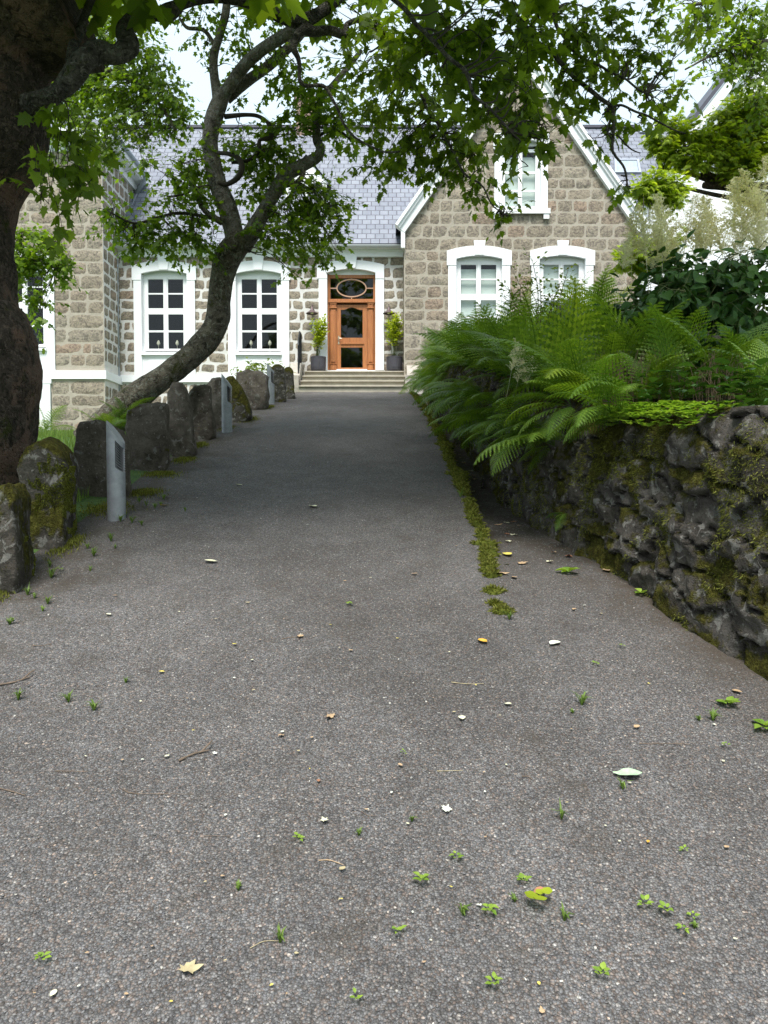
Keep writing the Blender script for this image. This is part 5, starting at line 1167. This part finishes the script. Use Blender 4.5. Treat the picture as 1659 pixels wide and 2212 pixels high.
for k in range(700):
    Y = 4.62-1.15*g_.random()**1.4; x = float(WX(Y))-.02+abs(g_.normal(0, .2)); z = float(TZ(Y))-.03+g_.uniform(-.03, .05)+.05*nz(x*3, Y*3, 1.0)-(.04 if x < WX(Y)+.03 else 0)
    for m in range(6):
        a = g_.uniform(0, 6.28); rc.pos.append(Vector((x, Y, z))); rc.ax.append(Vector((math.cos(a), math.sin(a), .55))); rc.up.append(Vector((0, 0, 1))); rc.sz.append(g_.uniform(.02, .042))
tag(rc.build(None, 'oval', 'rosette', 'rosette_plants'), 'low bright green rosette plants creeping along the near wall top', 'ground cover', kind='stuff')
# general leafy ground cover that closes the bank
rc = Crown(15)
for k in range(2600):
    Y = g_.uniform(3.2, 19); x = float(WX(Y))+.1+g_.uniform(0, 3.6)
    if x > .6*Y+.6: continue
    z = bankz(x, Y)
    for m in range(5):
        a = g_.uniform(0, 6.28); rc.pos.append(Vector((x, Y, z+g_.uniform(0, .28)))); rc.ax.append(Vector((math.cos(a), math.sin(a), .3))); rc.up.append(Vector((0, 0, 1))); rc.sz.append(g_.uniform(.05, .11))
tag(rc.build(None, 'oval', 'broad', 'bank_ground_cover'), 'dark leafy undergrowth between the ferns on the bank', 'ground cover', kind='stuff')
# dry stems
dsb = MB()
for k in range(330):
    Y = g_.uniform(4.2, 5.9); x = float(WX(Y))+.3+g_.uniform(0, .5) + (.35 if Y < 4.8 else 0); z = bankz(x, Y)
    dsb.tube([(x, Y, z-.02), (x+g_.normal(0, .03), Y, z+g_.uniform(.1, .26)), (x+g_.normal(0, .07), Y, z+g_.uniform(.26, .4))], [.003, .0025, .001], 3)
tag(dsb.obj('dry_stalks', M['stem']), 'dead brown flower stalks standing behind the rosette plants', 'dry stalks', kind='stuff')
# goatsbeard plumes
def plume_mesh(seed, L=.5):
    r = random.Random(seed); V = []; F = []; A = []
    def quad(p, s, a):
        b = len(V); d = Vector((r.uniform(-1, 1), r.uniform(-1, 1), r.uniform(-1, 1))).normalized()*s; e = d.orthogonal().normalized()*s*.8
        V.extend([tuple(p+d), tuple(p+e), tuple(p-d), tuple(p-e)]); F.append((b, b+1, b+2, b+3)); A.append(a)
    for k in range(75):
        t = k/75; base = Vector((.05*t*t, 0, L*t)); l_ = (.24*(1-t)**.8+.03)*r.uniform(.7, 1.1); a = r.uniform(0, 6.28)
        d = Vector((math.cos(a), math.sin(a), .95)).normalized(); n = int(12+l_*190)
        for i in range(n):
            s_ = i/n; q_ = base+d*l_*s_+Vector((0, 0, -.28*l_*s_*s_)); quad(q_+Vector((r.gauss(0, .006), r.gauss(0, .006), r.gauss(0, .006))), r.uniform(.004, .0085), r.random())
    for i in range(10):
        b = len(V); z0, z1 = -.5+i*.1, -.4+i*.1; V.extend([(-.003, 0, z0), (.003, 0, z0), (.003, 0, z1), (-.003, 0, z1)]); F.append((b, b+1, b+2, b+3)); A.append(0)
    me = bpy.data.meshes.new('plume'); me.from_pydata(V, [], F); at = me.attributes.new('rnd', 'FLOAT', 'FACE'); at.data.foreach_set('value', A)
    me.materials.append(M['plume']); me.update(); return me
PM = [plume_mesh(i) for i in range(4)]
gbp = thing('goatsbeard_plant', 'tall perennial with feathery cream plumes above the broadleaf shrub', 'flowering plant', P(1520, 560, 6.6))
pr_ = random.Random(3)
for (u, v, sc_) in ((1365, 545, .8), (1395, 530, .9), (1430, 520, 1.0), (1455, 530, 1.0), (1480, 510, 1.1), (1500, 530, 1.0), (1440, 550, .8), (1535, 520, 1.0), (1560, 530, 1.0), (1585, 480, 1.0), (1610, 490, 1.0), (1640, 450, .9), (1650, 480, 1.0), (1600, 520, 1.0), (1625, 530, 1.0), (1655, 415, .9), (1520, 545, .8), (1410, 560, .7), (1345, 560, .6), (1575, 545, .9), (1642, 545, .9), (1470, 555, .7)):
    p_ = P(u, v+20, 6.6+pr_.uniform(-.4, .4)); c_ = bpy.data.objects.new('plume', pr_.choice(PM)); COL.objects.link(c_); c_.parent = gbp; c_.location = p_-Vector(gbp.location)
    c_.scale = (sc_, sc_, sc_); c_.rotation_euler = (pr_.uniform(-.2, .2), pr_.uniform(-.3, .3), pr_.uniform(0, 6.28))
shp = thing('seed_head_plant', 'pale feathery seed heads drooping among the ferns above the wall', 'plant', P(1120, 850, 6.6))
for (u, v, sc_) in ((1105, 800, .42), (1128, 790, .5), (1150, 805, .42), (1118, 825, .38), (1140, 830, .38), (1345, 800, .32), (1320, 815, .3)):
    c_ = bpy.data.objects.new('plume', pr_.choice(PM)); COL.objects.link(c_); c_.parent = shp; c_.location = P(u, v, 5.7)-Vector(shp.location); c_.scale = (sc_*.8, sc_*.8, sc_); c_.rotation_euler = (pr_.uniform(-.4, .4), pr_.uniform(-.5, .5), pr_.uniform(0, 6.28))
th = thing('thistle', 'purple thistle flower among the ferns before the gable', 'flower', P(1212, 668, 8))
cc = P(1212, 668, 8); MB().lathe(cc, [(.001, -.06), (.03, -.05), (.035, -.02), (.02, 0)], 10).tube([cc+Vector((0, 0, -.06)), cc+Vector((.02, 0, -.4))], .006, 5).obj('stem', M['greenstem'], th)
tf = MB(); 
for k in range(60): a = rf_.uniform(0, 6.28); e = rf_.uniform(.3, 1.3); tf.tube([cc, cc+Vector((math.cos(a)*math.cos(e), math.sin(a)*math.cos(e), math.sin(e)))*.06], [.004, .002], 3)
tf.obj('flower_head', M['pink'], th)

# ------------------------------------------------------------------ standing stones on the left
def stone(name, outline, Y, thick, mat, label, seed, lean=0.0, mossy=0, yaw=.25, group='rough basalt stones lining the path'):
    pts = [P(u, v, Y) for u, v in outline]; cen = sum((Vector((p.x, 0, p.z)) for p in pts), Vector())/len(pts)
    loop = crom([(p.x, 0, p.z) for p in pts+[pts[0]]], max(3, 56//len(pts)))[:-1]
    # sharpen: blend the spline with the straight polygon
    m = max(3, 56//len(pts)); lin = [np.array((pts[i].x, 0, pts[i].z))*(1-k/m)+np.array((pts[(i+1) % len(pts)].x, 0, pts[(i+1) % len(pts)].z))*(k/m) for i in range(len(pts)) for k in range(m)]
    loop = [Vector(.2*a+.8*b) for a, b in zip(loop, lin)]; n = len(loop)
    rings = [(0.02, -.5), (.2, -.5), (.4, -.5), (.6, -.49), (.8, -.485), (.92, -.46), (.985, -.38), (1, -.24), (1, 0), (1, .2), (.97, .36), (.88, .45), (.6, .5), (.02, .5)]
    V = []
    for s, d in rings:
        for q in loop:
            p = cen+(q-cen)*s; p = Vector((p.x, Y+thick*.5+d*thick, p.z)); p.x += (cen.x/Y)*.5*(p.y-Y); p.y += (cen.x-p.x)*yaw*(s > 0)+(p.z-cen.z)*lean
            h = mnoise.fractal(p*2.4+Vector((seed*3.1, 0, 0)), 1, 2, 5)*.075+mnoise.noise(p*26)*.006+mnoise.noise(p*60)*.003+abs(mnoise.noise(p*8+Vector((seed,0,0))))*.02
            nn = Vector(((q.x-cen.x)*.9*(s > .85), d*1.6, (q.z-cen.z)*.9*(s > .85)));
            if nn.length > 0: nn.normalize()
            V.append(p+nn*h*min(1, thick*4))
    F = [(i*n+j, (i+1)*n+j, (i+1)*n+(j+1) % n, i*n+(j+1) % n) for i in range(len(rings)-1) for j in range(n)]
    base = Vector((cen.x, Y, min(p.z for p in pts)))
    if mossy:
        o = thing(name, label, 'boulder', base, group); b_ = mesh_np('rock', V, F, M[mat], o, True, {'rnd': ('FACE', [.5]*len(F))})
        me = b_.data; fp_, fn_ = [], []; r = random.Random(seed)
        for f in me.polygons:
            nrm = f.normal; c_ = f.center+Vector(o.location); v_ = mnoise.fractal(c_*3+Vector((seed, 1, 2)), 1, 2, 4)
            if nrm.z*.9+v_*1.1 > .28:
                vv = [me.vertices[i].co+Vector(o.location) for i in f.vertices]
                for _ in range(int(mossy*f.area*16000)+1):
                    a, b2 = r.random(), r.random(); q = vv[0].lerp(vv[1], a).lerp(vv[3].lerp(vv[2], a), b2); fp_.append(q); fn_.append(nrm)
        if fp_: fuzz('moss', fp_, fn_, .020, 'moss_blade', o, seed=seed, droop=.3, w_=.25)
    else:
        o = mesh_np(name, [Vector(v)-base for v in V], F, M[mat], None, True, {'rnd': ('FACE', [rf_.random()]*len(F))}); o.location = base; tag(o, label, 'stone', group)
    return o
stone('mossy_boulder', [(-60, 1075), (-10, 1050), (20, 1045), (38, 1075), (36, 1150), (44, 1240), (30, 1330), (-60, 1330)], 3.95, .36, 'boulder', 'mossy boulder cut off by the left picture edge, nearest of the row', 3, mossy=4)
stone('mossy_boulder', [(28, 1010), (48, 965), (90, 950), (115, 958), (136, 975), (146, 1005), (140, 1060), (138, 1120), (146, 1190), (110, 1215), (40, 1220), (30, 1120)], 4.7, .45, 'boulder', 'big boulder with thick moss cap beside the near bollard light', 4, mossy=6)
stone('standing_stone', [(162, 935), (170, 912), (205, 905), (240, 912), (262, 925), (278, 960), (280, 1085), (230, 1100), (160, 1098), (155, 1020)], 6.0, .30, 'standing', 'brown flat-faced slab directly behind the near bollard light', 5)
stone('standing_stone', [(272, 885), (300, 868), (338, 862), (357, 872), (358, 920), (368, 960), (368, 1000), (350, 1030), (290, 1045), (276, 1020), (272, 950)], 6.9, .28, 'standing', 'wide upright slab with straight top right of the near bollard', 6)
stone('standing_stone', [(360, 850), (370, 824), (390, 826), (402, 845), (408, 880), (414, 920), (420, 975), (400, 1000), (372, 1005), (362, 940)], 7.6, .26, 'standing', 'tall narrow pointed slab, third from the near bollard', 7)
stone('standing_stone', [(404, 850), (415, 832), (440, 826), (455, 832), (456, 870), (462, 910), (464, 945), (440, 965), (415, 960), (408, 900)], 8.5, .26, 'standing', 'upright slab with pale lichen base before the middle bollard', 8)
stone('standing_stone', [(440, 830), (452, 814), (475, 813), (490, 820), (496, 870), (494, 930), (470, 950), (450, 940), (444, 880)], 9.3, .26, 'standing', 'dark slab half hidden behind the middle bollard light', 9)
stone('standing_stone', [(480, 815), (500, 812), (520, 835), (538, 870), (543, 900), (520, 925), (490, 925), (482, 870)], 10.2, .32, 'boulder', 'slanting stone with a mossy sloping edge after the middle bollard', 10, lean=.2)
stone('standing_stone', [(507, 800), (530, 795), (560, 798), (578, 812), (580, 850), (574, 885), (545, 892), (515, 880), (508, 840)], 11.8, .35, 'standing', 'squat dark lichen-speckled block left of the far bollard', 11)
stone('standing_stone', [(582, 795), (598, 788), (612, 792), (616, 830), (618, 868), (600, 876), (584, 872)], 13.4, .3, 'boulder', 'ribbed grey stone just right of the far bollard', 12)
stone('standing_stone', [(614, 796), (624, 790), (632, 800), (634, 835), (638, 860), (622, 868), (614, 866)], 14.6, .3, 'boulder', 'last small ribbed stone of the row, closest to the steps', 13)
# moss at their feet
fp, fn = [], []; g_ = np.random.default_rng(9)
for (x, y, rx_, ry_) in ((-2.2, 5.6, .2, .2), (-2.05, 6.1, .13, .12), (-2.12, 6.75, .16, .12), (-2.08, 7.4, .10, .15), (-2.12, 8.2, .08, .15), (-1.98, 10.4, .12, .3), (-2.12, 4.75, .08, .2), (-2.15, 3.95, .08, .2), (-1.98, 12.2, .08, .3), (-2.08, 9.4, .08, .2)):
    for _ in range(1500):
        a, b = g_.normal(0, .5), g_.normal(0, .5); X, Y = x+a*rx_, y+b*ry_
        fp.append((X, Y, GZ(X, Y)+.02*math.exp(-a*a-b*b))); fn.append((0, 0, 1))
fuzz('ground_moss', fp, fn, .016, 'moss_blade', None, 'yellow-green moss at the feet of the standing stones', 'moss', seed=4, droop=-.1)
# lawn blades
fp, fn = [], []
for _ in range(52000):
    Y = g_.uniform(4.8, 20); X = -2.5-g_.random()**1.3*(.25*Y+1.4)*1.0
    fp.append((X, Y, GZ(X, Y))); fn.append((0, 0, 1.6))
o = fuzz('lawn_grass', fp, fn, .09, 'blade', None, 'green lawn grass behind the standing stones', 'grass', w_=.10, droop=-.4, seed=6)
# low plants by wall foot near house (left of steps)
pc = Crown(31)
hb = thing('border_plant', 'light green leafy border plant under the second window', 'plant', P(560, 800, 19.8))
for b in [(560, 795, 40, 14, 19.8, 1.2), (600, 800, 20, 12, 19.5, .9), (520, 800, 20, 10, 19.8, .8)]: pc.blob(*b[:5], .12, b[5], droop=.1, Lf=3, nl=5, attach=[P(560, 825, 19.8)])
pc.build(hb, 'oval', 'young', 'foliage')

# ------------------------------------------------------------------ bollard lights
def bollard(u, vb, Y, label):
    c = P(u, vb, Y); c.z = GZ(c.x, Y)-.03; Rr = .066; Hh = .70+.03
    o = thing('bollard_light', label, 'bollard light', c, 'steel bollard lights along the left path edge')
    def ztop(a): return Hh-.05-.085*math.cos(a)            # a = 0 faces the path (+X): low side
    def zlow(a): return Hh-.40+.0
    n = 48; V = []; F = []
    def zlo(a): return Hh-.30-.05*(abs(math.cos(a)))*1.0
    angs = [2*math.pi*j/n for j in range(n)]
    lv = [lambda a: 0, lambda a: .2, lambda a: zlo(a)-.02, lambda a: zlo(a), lambda a: ztop(a)-.035, lambda a: ztop(a)]
    for rr in (Rr, Rr-.006):
        for L in lv:
            for a in angs: V.append((c.x+rr*math.cos(a), c.y+rr*math.sin(a), c.z+L(a)))
    k = len(lv)
    def open_(j): 
        a = (angs[j]+math.pi/n+math.pi) % (2*math.pi)-math.pi; return abs(a) < R(76)
    for s in (0, 1):
        for i in range(k-1):
            for j in range(n):
                if i == 3 and open_(j): continue
                j2 = (j+1) % n; q = (s*k*n+i*n+j, s*k*n+i*n+j2, s*k*n+(i+1)*n+j2, s*k*n+(i+1)*n+j); F.append(q if s == 0 else q[::-1])
    for j in range(n):
        j2 = (j+1) % n
        if open_(j):
            F.append((3*n+j, 3*n+j2, k*n+3*n+j2, k*n+3*n+j)); F.append((4*n+j2, 4*n+j, k*n+4*n+j, k*n+4*n+j2))
    mesh_np('post', V, F, M['steel'], o, False)
    MB().add([(c.x+Rr*math.cos(a), c.y+Rr*math.sin(a), c.z+ztop(a)+.001) for a in angs]+[(c.x+Rr*math.cos(a), c.y+Rr*math.sin(a), c.z+ztop(a)+.007) for a in angs],
             [tuple(range(n-1, -1, -1)), tuple(range(n, 2*n))]+[(j, (j+1) % n, n+(j+1) % n, n+j) for j in range(n)]).obj('cap', M['steel'], o)
    lo = MB(); z0, z1 = zlo(0)+.0, ztop(0)-.035
    for s in range(10):
        t = (s+.5)/10; vs = []
        for a in np.linspace(-R(76), R(76), 15):
            zz = zlo(a)+(ztop(a)-.035-zlo(a))*t
            vs += [(c.x+(Rr-.001)*math.cos(a), c.y+(Rr-.001)*math.sin(a), c.z+zz-.008), (c.x+(Rr-.026)*math.cos(a), c.y+(Rr-.026)*math.sin(a), c.z+zz+.010)]
        m = 15; vs += [(v[0], v[1], v[2]+.002) for v in vs]
        fs = [(2*i, 2*i+2, 2*i+3, 2*i+1) for i in range(m-1)]+[(2*m+2*i, 2*m+2*i+1, 2*m+2*i+3, 2*m+2*i+2) for i in range(m-1)]+[(2*i, 2*m+2*i, 2*m+2*i+2, 2*i+2) for i in range(m-1)]
        lo.add(vs, fs)
    lo.obj('louvre', M['louvre'], o)
    MB().lathe((c.x-.01, c.y, c.z+Hh-.36), [(.001, 0), (.042, 0), (.042, .24), (.001, .24)], 16).obj('lamp_core', M['black'], o)
    return o
bollard(252, 1120, 5.37, 'nearest grey steel bollard light with louvred head'); bollard(490.5, 933, 9.1, 'middle grey steel bollard light among the standing stones'); bollard(585, 873, 12.9, 'farthest grey steel bollard light near the steps')

# ------------------------------------------------------------------ litter, weeds, twigs
def G(u, v, dx=0):
    a = (u-CX)/FPX; b = (CY-v)/FPX; d = Vector((a, CP+b*SP, b*CP-SP)); lo_, hi_ = .3, 30.0
    t = .5
    while t < 30:
        p = Vector((0, 0, EYE))+d*t
        if p.z < GZ(p.x, p.y): break
        t += .02
    return Vector((p.x, p.y, GZ(p.x, p.y)))
rl_ = random.Random(8)
def leaf_on(u, v, wpx, mat, label, shape='oval', group=None):
    p = G(u, v); s = wpx*p.y/FPX; r = rl_; n = 9; V = []; F = []
    o_ = T['oval' if shape == 'oval' else 'maple']; TV, TF = o_
    a = r.uniform(0, 6.28); c_, s_ = math.cos(a), math.sin(a); curl = r.uniform(.1, .5)
    for x, y, z in TV:
        if shape != 'oval': x *= .62; z += r.uniform(-.35, .35)
        x *= s*1.1; y = (y-.5)*s; zz = curl*((x/s)**2*1.5+(y/s)**2*.8)*s+z*s*.3+.004+.02*s*r.uniform(-1, 1); V.append((x*c_-y*s_, x*s_+y*c_, zz+.006))
    o = mesh_np('fallen_leaf', V, TF, M[mat], None); o.location = p; tag(o, label, 'leaf', group); return o
FL = [(1355, 1685, 62, 'mint', 'large pale green crumpled leaf at right of the path', 'oval'), (1197, 1395, 36, 'bleach', 'white curled leaf below the end of the moss kerb', 'oval'), (1043, 1391, 30, 'ora', 'orange curled leaf below the end of the moss kerb', 'oval'),
      (965, 1758, 32, 'bleach', 'whitish torn leaf in the foreground centre', 'maple'), (998, 1557, 24, 'pale', 'cream dry leaf right of centre', 'oval'), (1097, 1530, 18, 'pale', 'small round tan leaf right of centre', 'oval'), (712, 1558, 30, 'tan', 'tan crumpled maple leaf at centre', 'maple'), (609, 1598, 18, 'tan', 'small tan leaf above the thick stick', 'maple'),
      (350, 1460, 15, 'yel', 'small yellow leaf on the left half of the path', 'oval'), (507, 1396, 12, 'yel', 'tiny yellow leaf at mid path', 'oval'), (688, 1693, 13, 'red', 'small round brown leaf at centre', 'oval'), (1165, 1938, 36, 'red', 'reddish brown dead leaf above the round clover leaves', 'oval'), (740, 1888, 20, 'straw', 'straw coloured bract on a twig in the foreground', 'oval'),
      (414, 2112, 50, 'straw', 'large shredded straw coloured leaf at the bottom left', 'maple'), (355, 1095, 18, 'ora', 'golden leaf right of the near bollard', 'oval'), (517, 1049, 14, 'pale', 'pale leaf beside the standing stones', 'maple'), (677, 1097, 28, 'pale', 'pale flat leaf in the middle of the shaded path', 'oval'), (456, 1217, 32, 'pale', 'cream long leaf on the left of the shaded path', 'oval'),
      (895, 1243, 14, 'tan', 'tan leaf near the moss kerb', 'oval'), (235, 1331, 16, 'pale', 'small cream leaf at the left shaded side', 'oval'), (250, 1290, 10, 'tan', 'tiny tan leaf at the left shaded side', 'oval'), (648, 1381, 22, 'tan', 'curled brown leaf on a dark twig', 'maple'), (1096, 1201, 34, 'yel', 'yellow leaf in the gully at the wall side', 'oval'), (1082, 1243, 36, 'tan', 'brown leaf heap in the gully', 'maple'), (1310, 1236, 26, 'tan', 'tan leaf at the wall foot', 'oval'),
      (1375, 1576, 20, 'tan', 'orange tan leaf at right', 'oval'), (700, 1777, 24, 'pale', 'pale leaf with a stalk in the centre foreground', 'maple'), (361, 1640, 14, 'pale', 'yellowish leaf left of the thick stick', 'oval'), (465, 1638, 12, 'bleach', 'white triangular leaf right of the thick stick', 'maple'), (1170, 2197, 22, 'tan', 'tan leaf at the bottom edge', 'maple'), (487, 1775, 9, 'bleach', 'tiny white leaf left of centre foreground', 'oval'),
      (865, 1660, 14, 'tan', 'small pinkish leaf at centre right', 'oval'), (1592, 1500, 24, 'tan', 'tan leaf at the wall foot at far right', 'oval'), (1110, 1250, 20, 'tan', 'tan leaf beside the brown heap', 'oval'), (1240, 1320, 14, 'tan', 'small tan leaf between the weeds', 'oval'), (757, 1412, 12, 'tan', 'small tan leaf at mid path right of the twig', 'maple'), (545, 1430, 10, 'pale', 'pale chip leaf at mid path', 'oval'), (1400, 1830, 12, 'ora', 'orange fleck leaf right foreground', 'oval'), (1570, 1845, 16, 'tan', 'tan fleck at far right foreground', 'oval'), (115, 2158, 22, 'pale', 'pinkish dry leaf at the bottom left', 'oval')]
for f in FL: leaf_on(f[0], f[1], f[2], f[3], f[4], f[5])
for k in range(95):       # small fallen bits nothing tells apart
    v = 880+(2190-880)*rl_.random()**.9; u = rl_.uniform(30, 1600)
    p = G(u, v)
    if p.x < -2.0 or p.x > float(WX(p.y))-.12: continue
    leaf_on(u, v, rl_.uniform(7, 12)*(.6+.4*(v-880)/1300), rl_.choice(['tan', 'tan', 'pale', 'yel', 'bleach', 'straw']), 'tiny dry leaf scrap on the gravel', rl_.choice(['oval', 'maple']), 'small dry leaf scraps scattered on the gravel')
for k in range(60):
    y = rl_.uniform(4.2, 15); x = rl_.uniform(.85, float(WX(y))-.08); u, v = proj((x, y, GZ(x, y)))
    if v > 1340: continue
    leaf_on(u, v, rl_.uniform(.03, .075)*FPX/y, rl_.choice(['tan', 'tan', 'red', 'pale']), 'small brown fallen leaf in the gully', 'maple', 'brown leaves lying in the gully')
ST = [((-8, 1484), (30, 1478), (66, 1470), 4.2, 'bark_stick', 'brown stick at the left edge of the path'), ((386, 1648), (420, 1636), (452, 1630), 5.5, 'bark_stick', 'thick broken stick with a knobbly end left of centre'), ((-5, 1712), (25, 1718), (55, 1728), 3, 'bark_stick', 'curved twig at the left edge in the foreground'), ((265, 1707), (290, 1722), (415, 1724), 2.2, 'bark_stick', 'long thin curved twig in the left foreground'),
      ((944, 1672), (970, 1671), (1000, 1670), 1.6, 'straw', 'straight pale straw right of centre'), ((688, 1866), (712, 1872), (742, 1880), 2.2, 'tan', 'orange brown stalk attached to the straw bract'), ((118, 1672), (150, 1670), (190, 1671), 2, 'bark_stick', 'straight dull twig in the left foreground'), ((540, 2052), (570, 2048), (608, 2044), 1.6, 'straw', 'pale straw beside the grass tuft'), ((1128, 1682), (1140, 1688), (1152, 1694), 2, 'bark_stick', 'short dark twig left of the pale green leaf'),
      ((608, 1384), (630, 1381), (650, 1380), 1.6, 'bark_stick', 'thin dark twig under the curled brown leaf'), ((780, 1760), (795, 1765), (812, 1771), 1.6, 'bark_stick', 'tiny dark twig centre foreground'), ((70, 1400), (90, 1398), (112, 1396), 1.6, 'bark_stick', 'thin dark twig at the shaded left'), ((1380, 1615), (1430, 1612), (1490, 1612), 1.6, 'bark_stick', 'long reddish twig at the right'), ((440, 1810), (470, 1812), (500, 1818), 1.4, 'bark_stick', 'fine dark twig in the left foreground'), ((975, 1478), (1010, 1481), (1045, 1484), 1.4, 'straw', 'thin pale straw below the orange leaf')]
for a, b, c_, r_, m_, lb in ST:
    q = [G(*a), G(*b), G(*c_)]; rr = r_*q[1].y/FPX*.5
    for w_ in q: w_.z += rr+.003
    pts = crom(q, 4); mb = MB().tube(pts, [rr*(1-.4*i/(len(pts)-1))*(1+.25*math.sin(i*2.3)) for i in range(len(pts))], 7, rough=.15)
    if r_ > 4: mb.tube([pts[-3], Vector(pts[-2])+Vector((.01, .02, .02)), Vector(pts[-1])+Vector((.0, .045, .02))], [rr*.9, rr*.8, rr*.3], 6)
    tag(mb.obj('twig', M[m_]), lb, 'twig')
def weed(u, v, s, label, kind='w', group=None):
    p = G(u, v); r = rl_
    if kind == 'g':
        mb = MB(); n = 20 if s > .05 else 13
        for k in range(n):
            a = r.uniform(0, 6.28); l_ = s*r.uniform(.6, 1.2); d = Vector((math.cos(a), math.sin(a), 0))*r.uniform(.2, .9); q = [Vector((0, 0, 0)), d*l_*.4+Vector((0, 0, l_*.55)), d*l_+Vector((0, 0, l_*r.uniform(.35, .9)))]
            sd_ = Vector((-d.y, d.x, 0)).normalized()*.0028
            mb.add([q[0]-sd_, q[0]+sd_, q[1]+sd_, q[1]-sd_, q[2]], [(0, 1, 2, 3), (3, 2, 4)], r.random())
        o = mb.obj('grass_tuft', M['blade']); o.location = p; tag(o, label, 'grass tuft', group); return
    C_ = Crown(int(u*7+v)); n = {'w': 7, 'r': 4}[kind]
    for k in range(n):
        a = 6.28*k/n+r.uniform(-.3, .3); C_.pos.append(Vector((math.cos(a)*.006, math.sin(a)*.006, .01+.012*r.random()+(.02 if kind == 'r' else 0)))); C_.ax.append(Vector((math.cos(a), math.sin(a), r.uniform(.1, .3) if kind == 'r' else r.uniform(.15, .7)))); C_.up.append(Vector((0, 0, 1))); C_.sz.append(s*r.uniform(.6, 1.1))
    T_ = 'round' if kind == 'r' else 'broad'; W, F, A_ = place_leaves(T_, np.array(C_.pos), np.array(C_.ax), np.array(C_.up), np.array(C_.sz), C_.rng)
    if kind == 'r': W = W*np.array([1.25, 1.25, 1])
    o = mesh_np('weed_seedling', W, F, M['lime' if kind == 'r' else 'weed'], None, attrs={'rnd': ('FACE', A_)}); o.location = p; tag(o, label, 'weed', group)
for u, v, s, k, lb in [(1167, 1972, .028, 'r', 'lime green round-leaved seedling in the foreground'), (910, 1918, .028, 'w', 'bright two-leaf seedling left of the lime green one'), (1392, 1967, .02, 'w', 'low green seedling at right foreground'), (1438, 1984, .018, 'w', 'seedling with a pale stalk at right foreground'), (1475, 2028, .014, 'w', 'small seedling below the stalked one'), (1572, 1532, .045, 'w', 'taller green weed near the wall foot at right'), (1650, 1583, .05, 'w', 'yellow-green weed cut by the right edge'),
                       (1385, 1288, .05, 'w', 'four-leaved weed in the gully mouth'), (1468, 1327, .06, 'w', 'bright long-leaved weed at the wall foot'), (1228, 1241, .07, 'w', 'leafy bright weed in the middle of the gully'), (1130, 1914, .02, 'w', 'small seedling above the red brown leaf'), (985, 1868, .018, 'w', 'tiny seedling centre right'), (645, 1821, .018, 'w', 'tiny seedling centre left'), (860, 2036, .018, 'w', 'tiny seedling bottom centre'),
                       (90, 2085, .018, 'w', 'tiny seedling bottom left'), (1495, 1995, .014, 'w', 'curled seedling at right edge'), (1068, 2150, .018, 'w', 'tiny seedling bottom right of centre'), (1300, 2125, .02, 'w', 'tiny seedling at the bottom right'), (605, 2045, .045, 'g', 'dense green grass tuft in the foreground'), (1257, 1527, .07, 'g', 'wide grass tuft right of the path middle'), (1000, 1988, .05, 'g', 'spiky grass tuft left of the lime seedling'), (1213, 1771, .05, 'g', 'thin grass tuft below the pale green leaf'), (1345, 1712, .05, 'g', 'grass tuft touching the pale green leaf'), (775, 1812, .03, 'g', 'small grass tuft in the centre foreground'),
                       (515, 1925, .03, 'g', 'thin pale grass tuft left foreground'), (148, 1522, .06, 'g', 'grass tuft at the left side'), (203, 1541, .055, 'g', 'second grass tuft right of the first at left'), (40, 1518, .06, 'g', 'grass tuft just below the left stick'), (890, 1782, .03, 'g', 'fine grass blades at centre right'), (1219, 2000, .04, 'g', 'thin grass blades right of the lime seedling'), (272, 1478, .035, 'g', 'thin grass tuft left of the small yellow leaf'), (1100, 1340, .06, 'g', 'straggly grass at the end of the moss kerb'), (240, 1170, .09, 'g', 'pale grass tuft below the big boulder'), (110, 1250, .09, 'g', 'pale grass tuft by the near mossy boulder'),
                       (285, 1130, .08, 'g', 'pale grass tuft at the foot of the near bollard'), (1540, 1560, .06, 'g', 'grass tuft near the right wall foot'), (400, 1105, .05, 'g', 'faint grass tuft on the shaded path'), (995, 1075, .10, 'g', 'grass tuft growing beside the moss kerb')]:
    weed(u, v, s, lb, k)
for k in range(18):
    v = 1000+1190*rl_.random(); u = rl_.uniform(20, 1640) if rl_.random() < .5 else rl_.uniform(950, 1600); p = G(u, v)
    if p.x < -2.05 or p.x > float(WX(p.y))-.1: continue
    kk = rl_.choice('wg'); weed(u, v, rl_.uniform(.012, .022) if kk == 'w' else rl_.uniform(.02, .04), 'tiny green weed sprouting through the gravel', kk, 'tiny weeds scattered in the gravel')
for k in range(26):
    y = rl_.uniform(3.2, 6); x = rl_.uniform(-2.1, -1.75); u, v = proj((x, y, GZ(x, y))); weed(u, v, rl_.uniform(.03, .07), 'faint grass tuft along the left path edge', 'g', 'faint grass tufts at the left path edge')
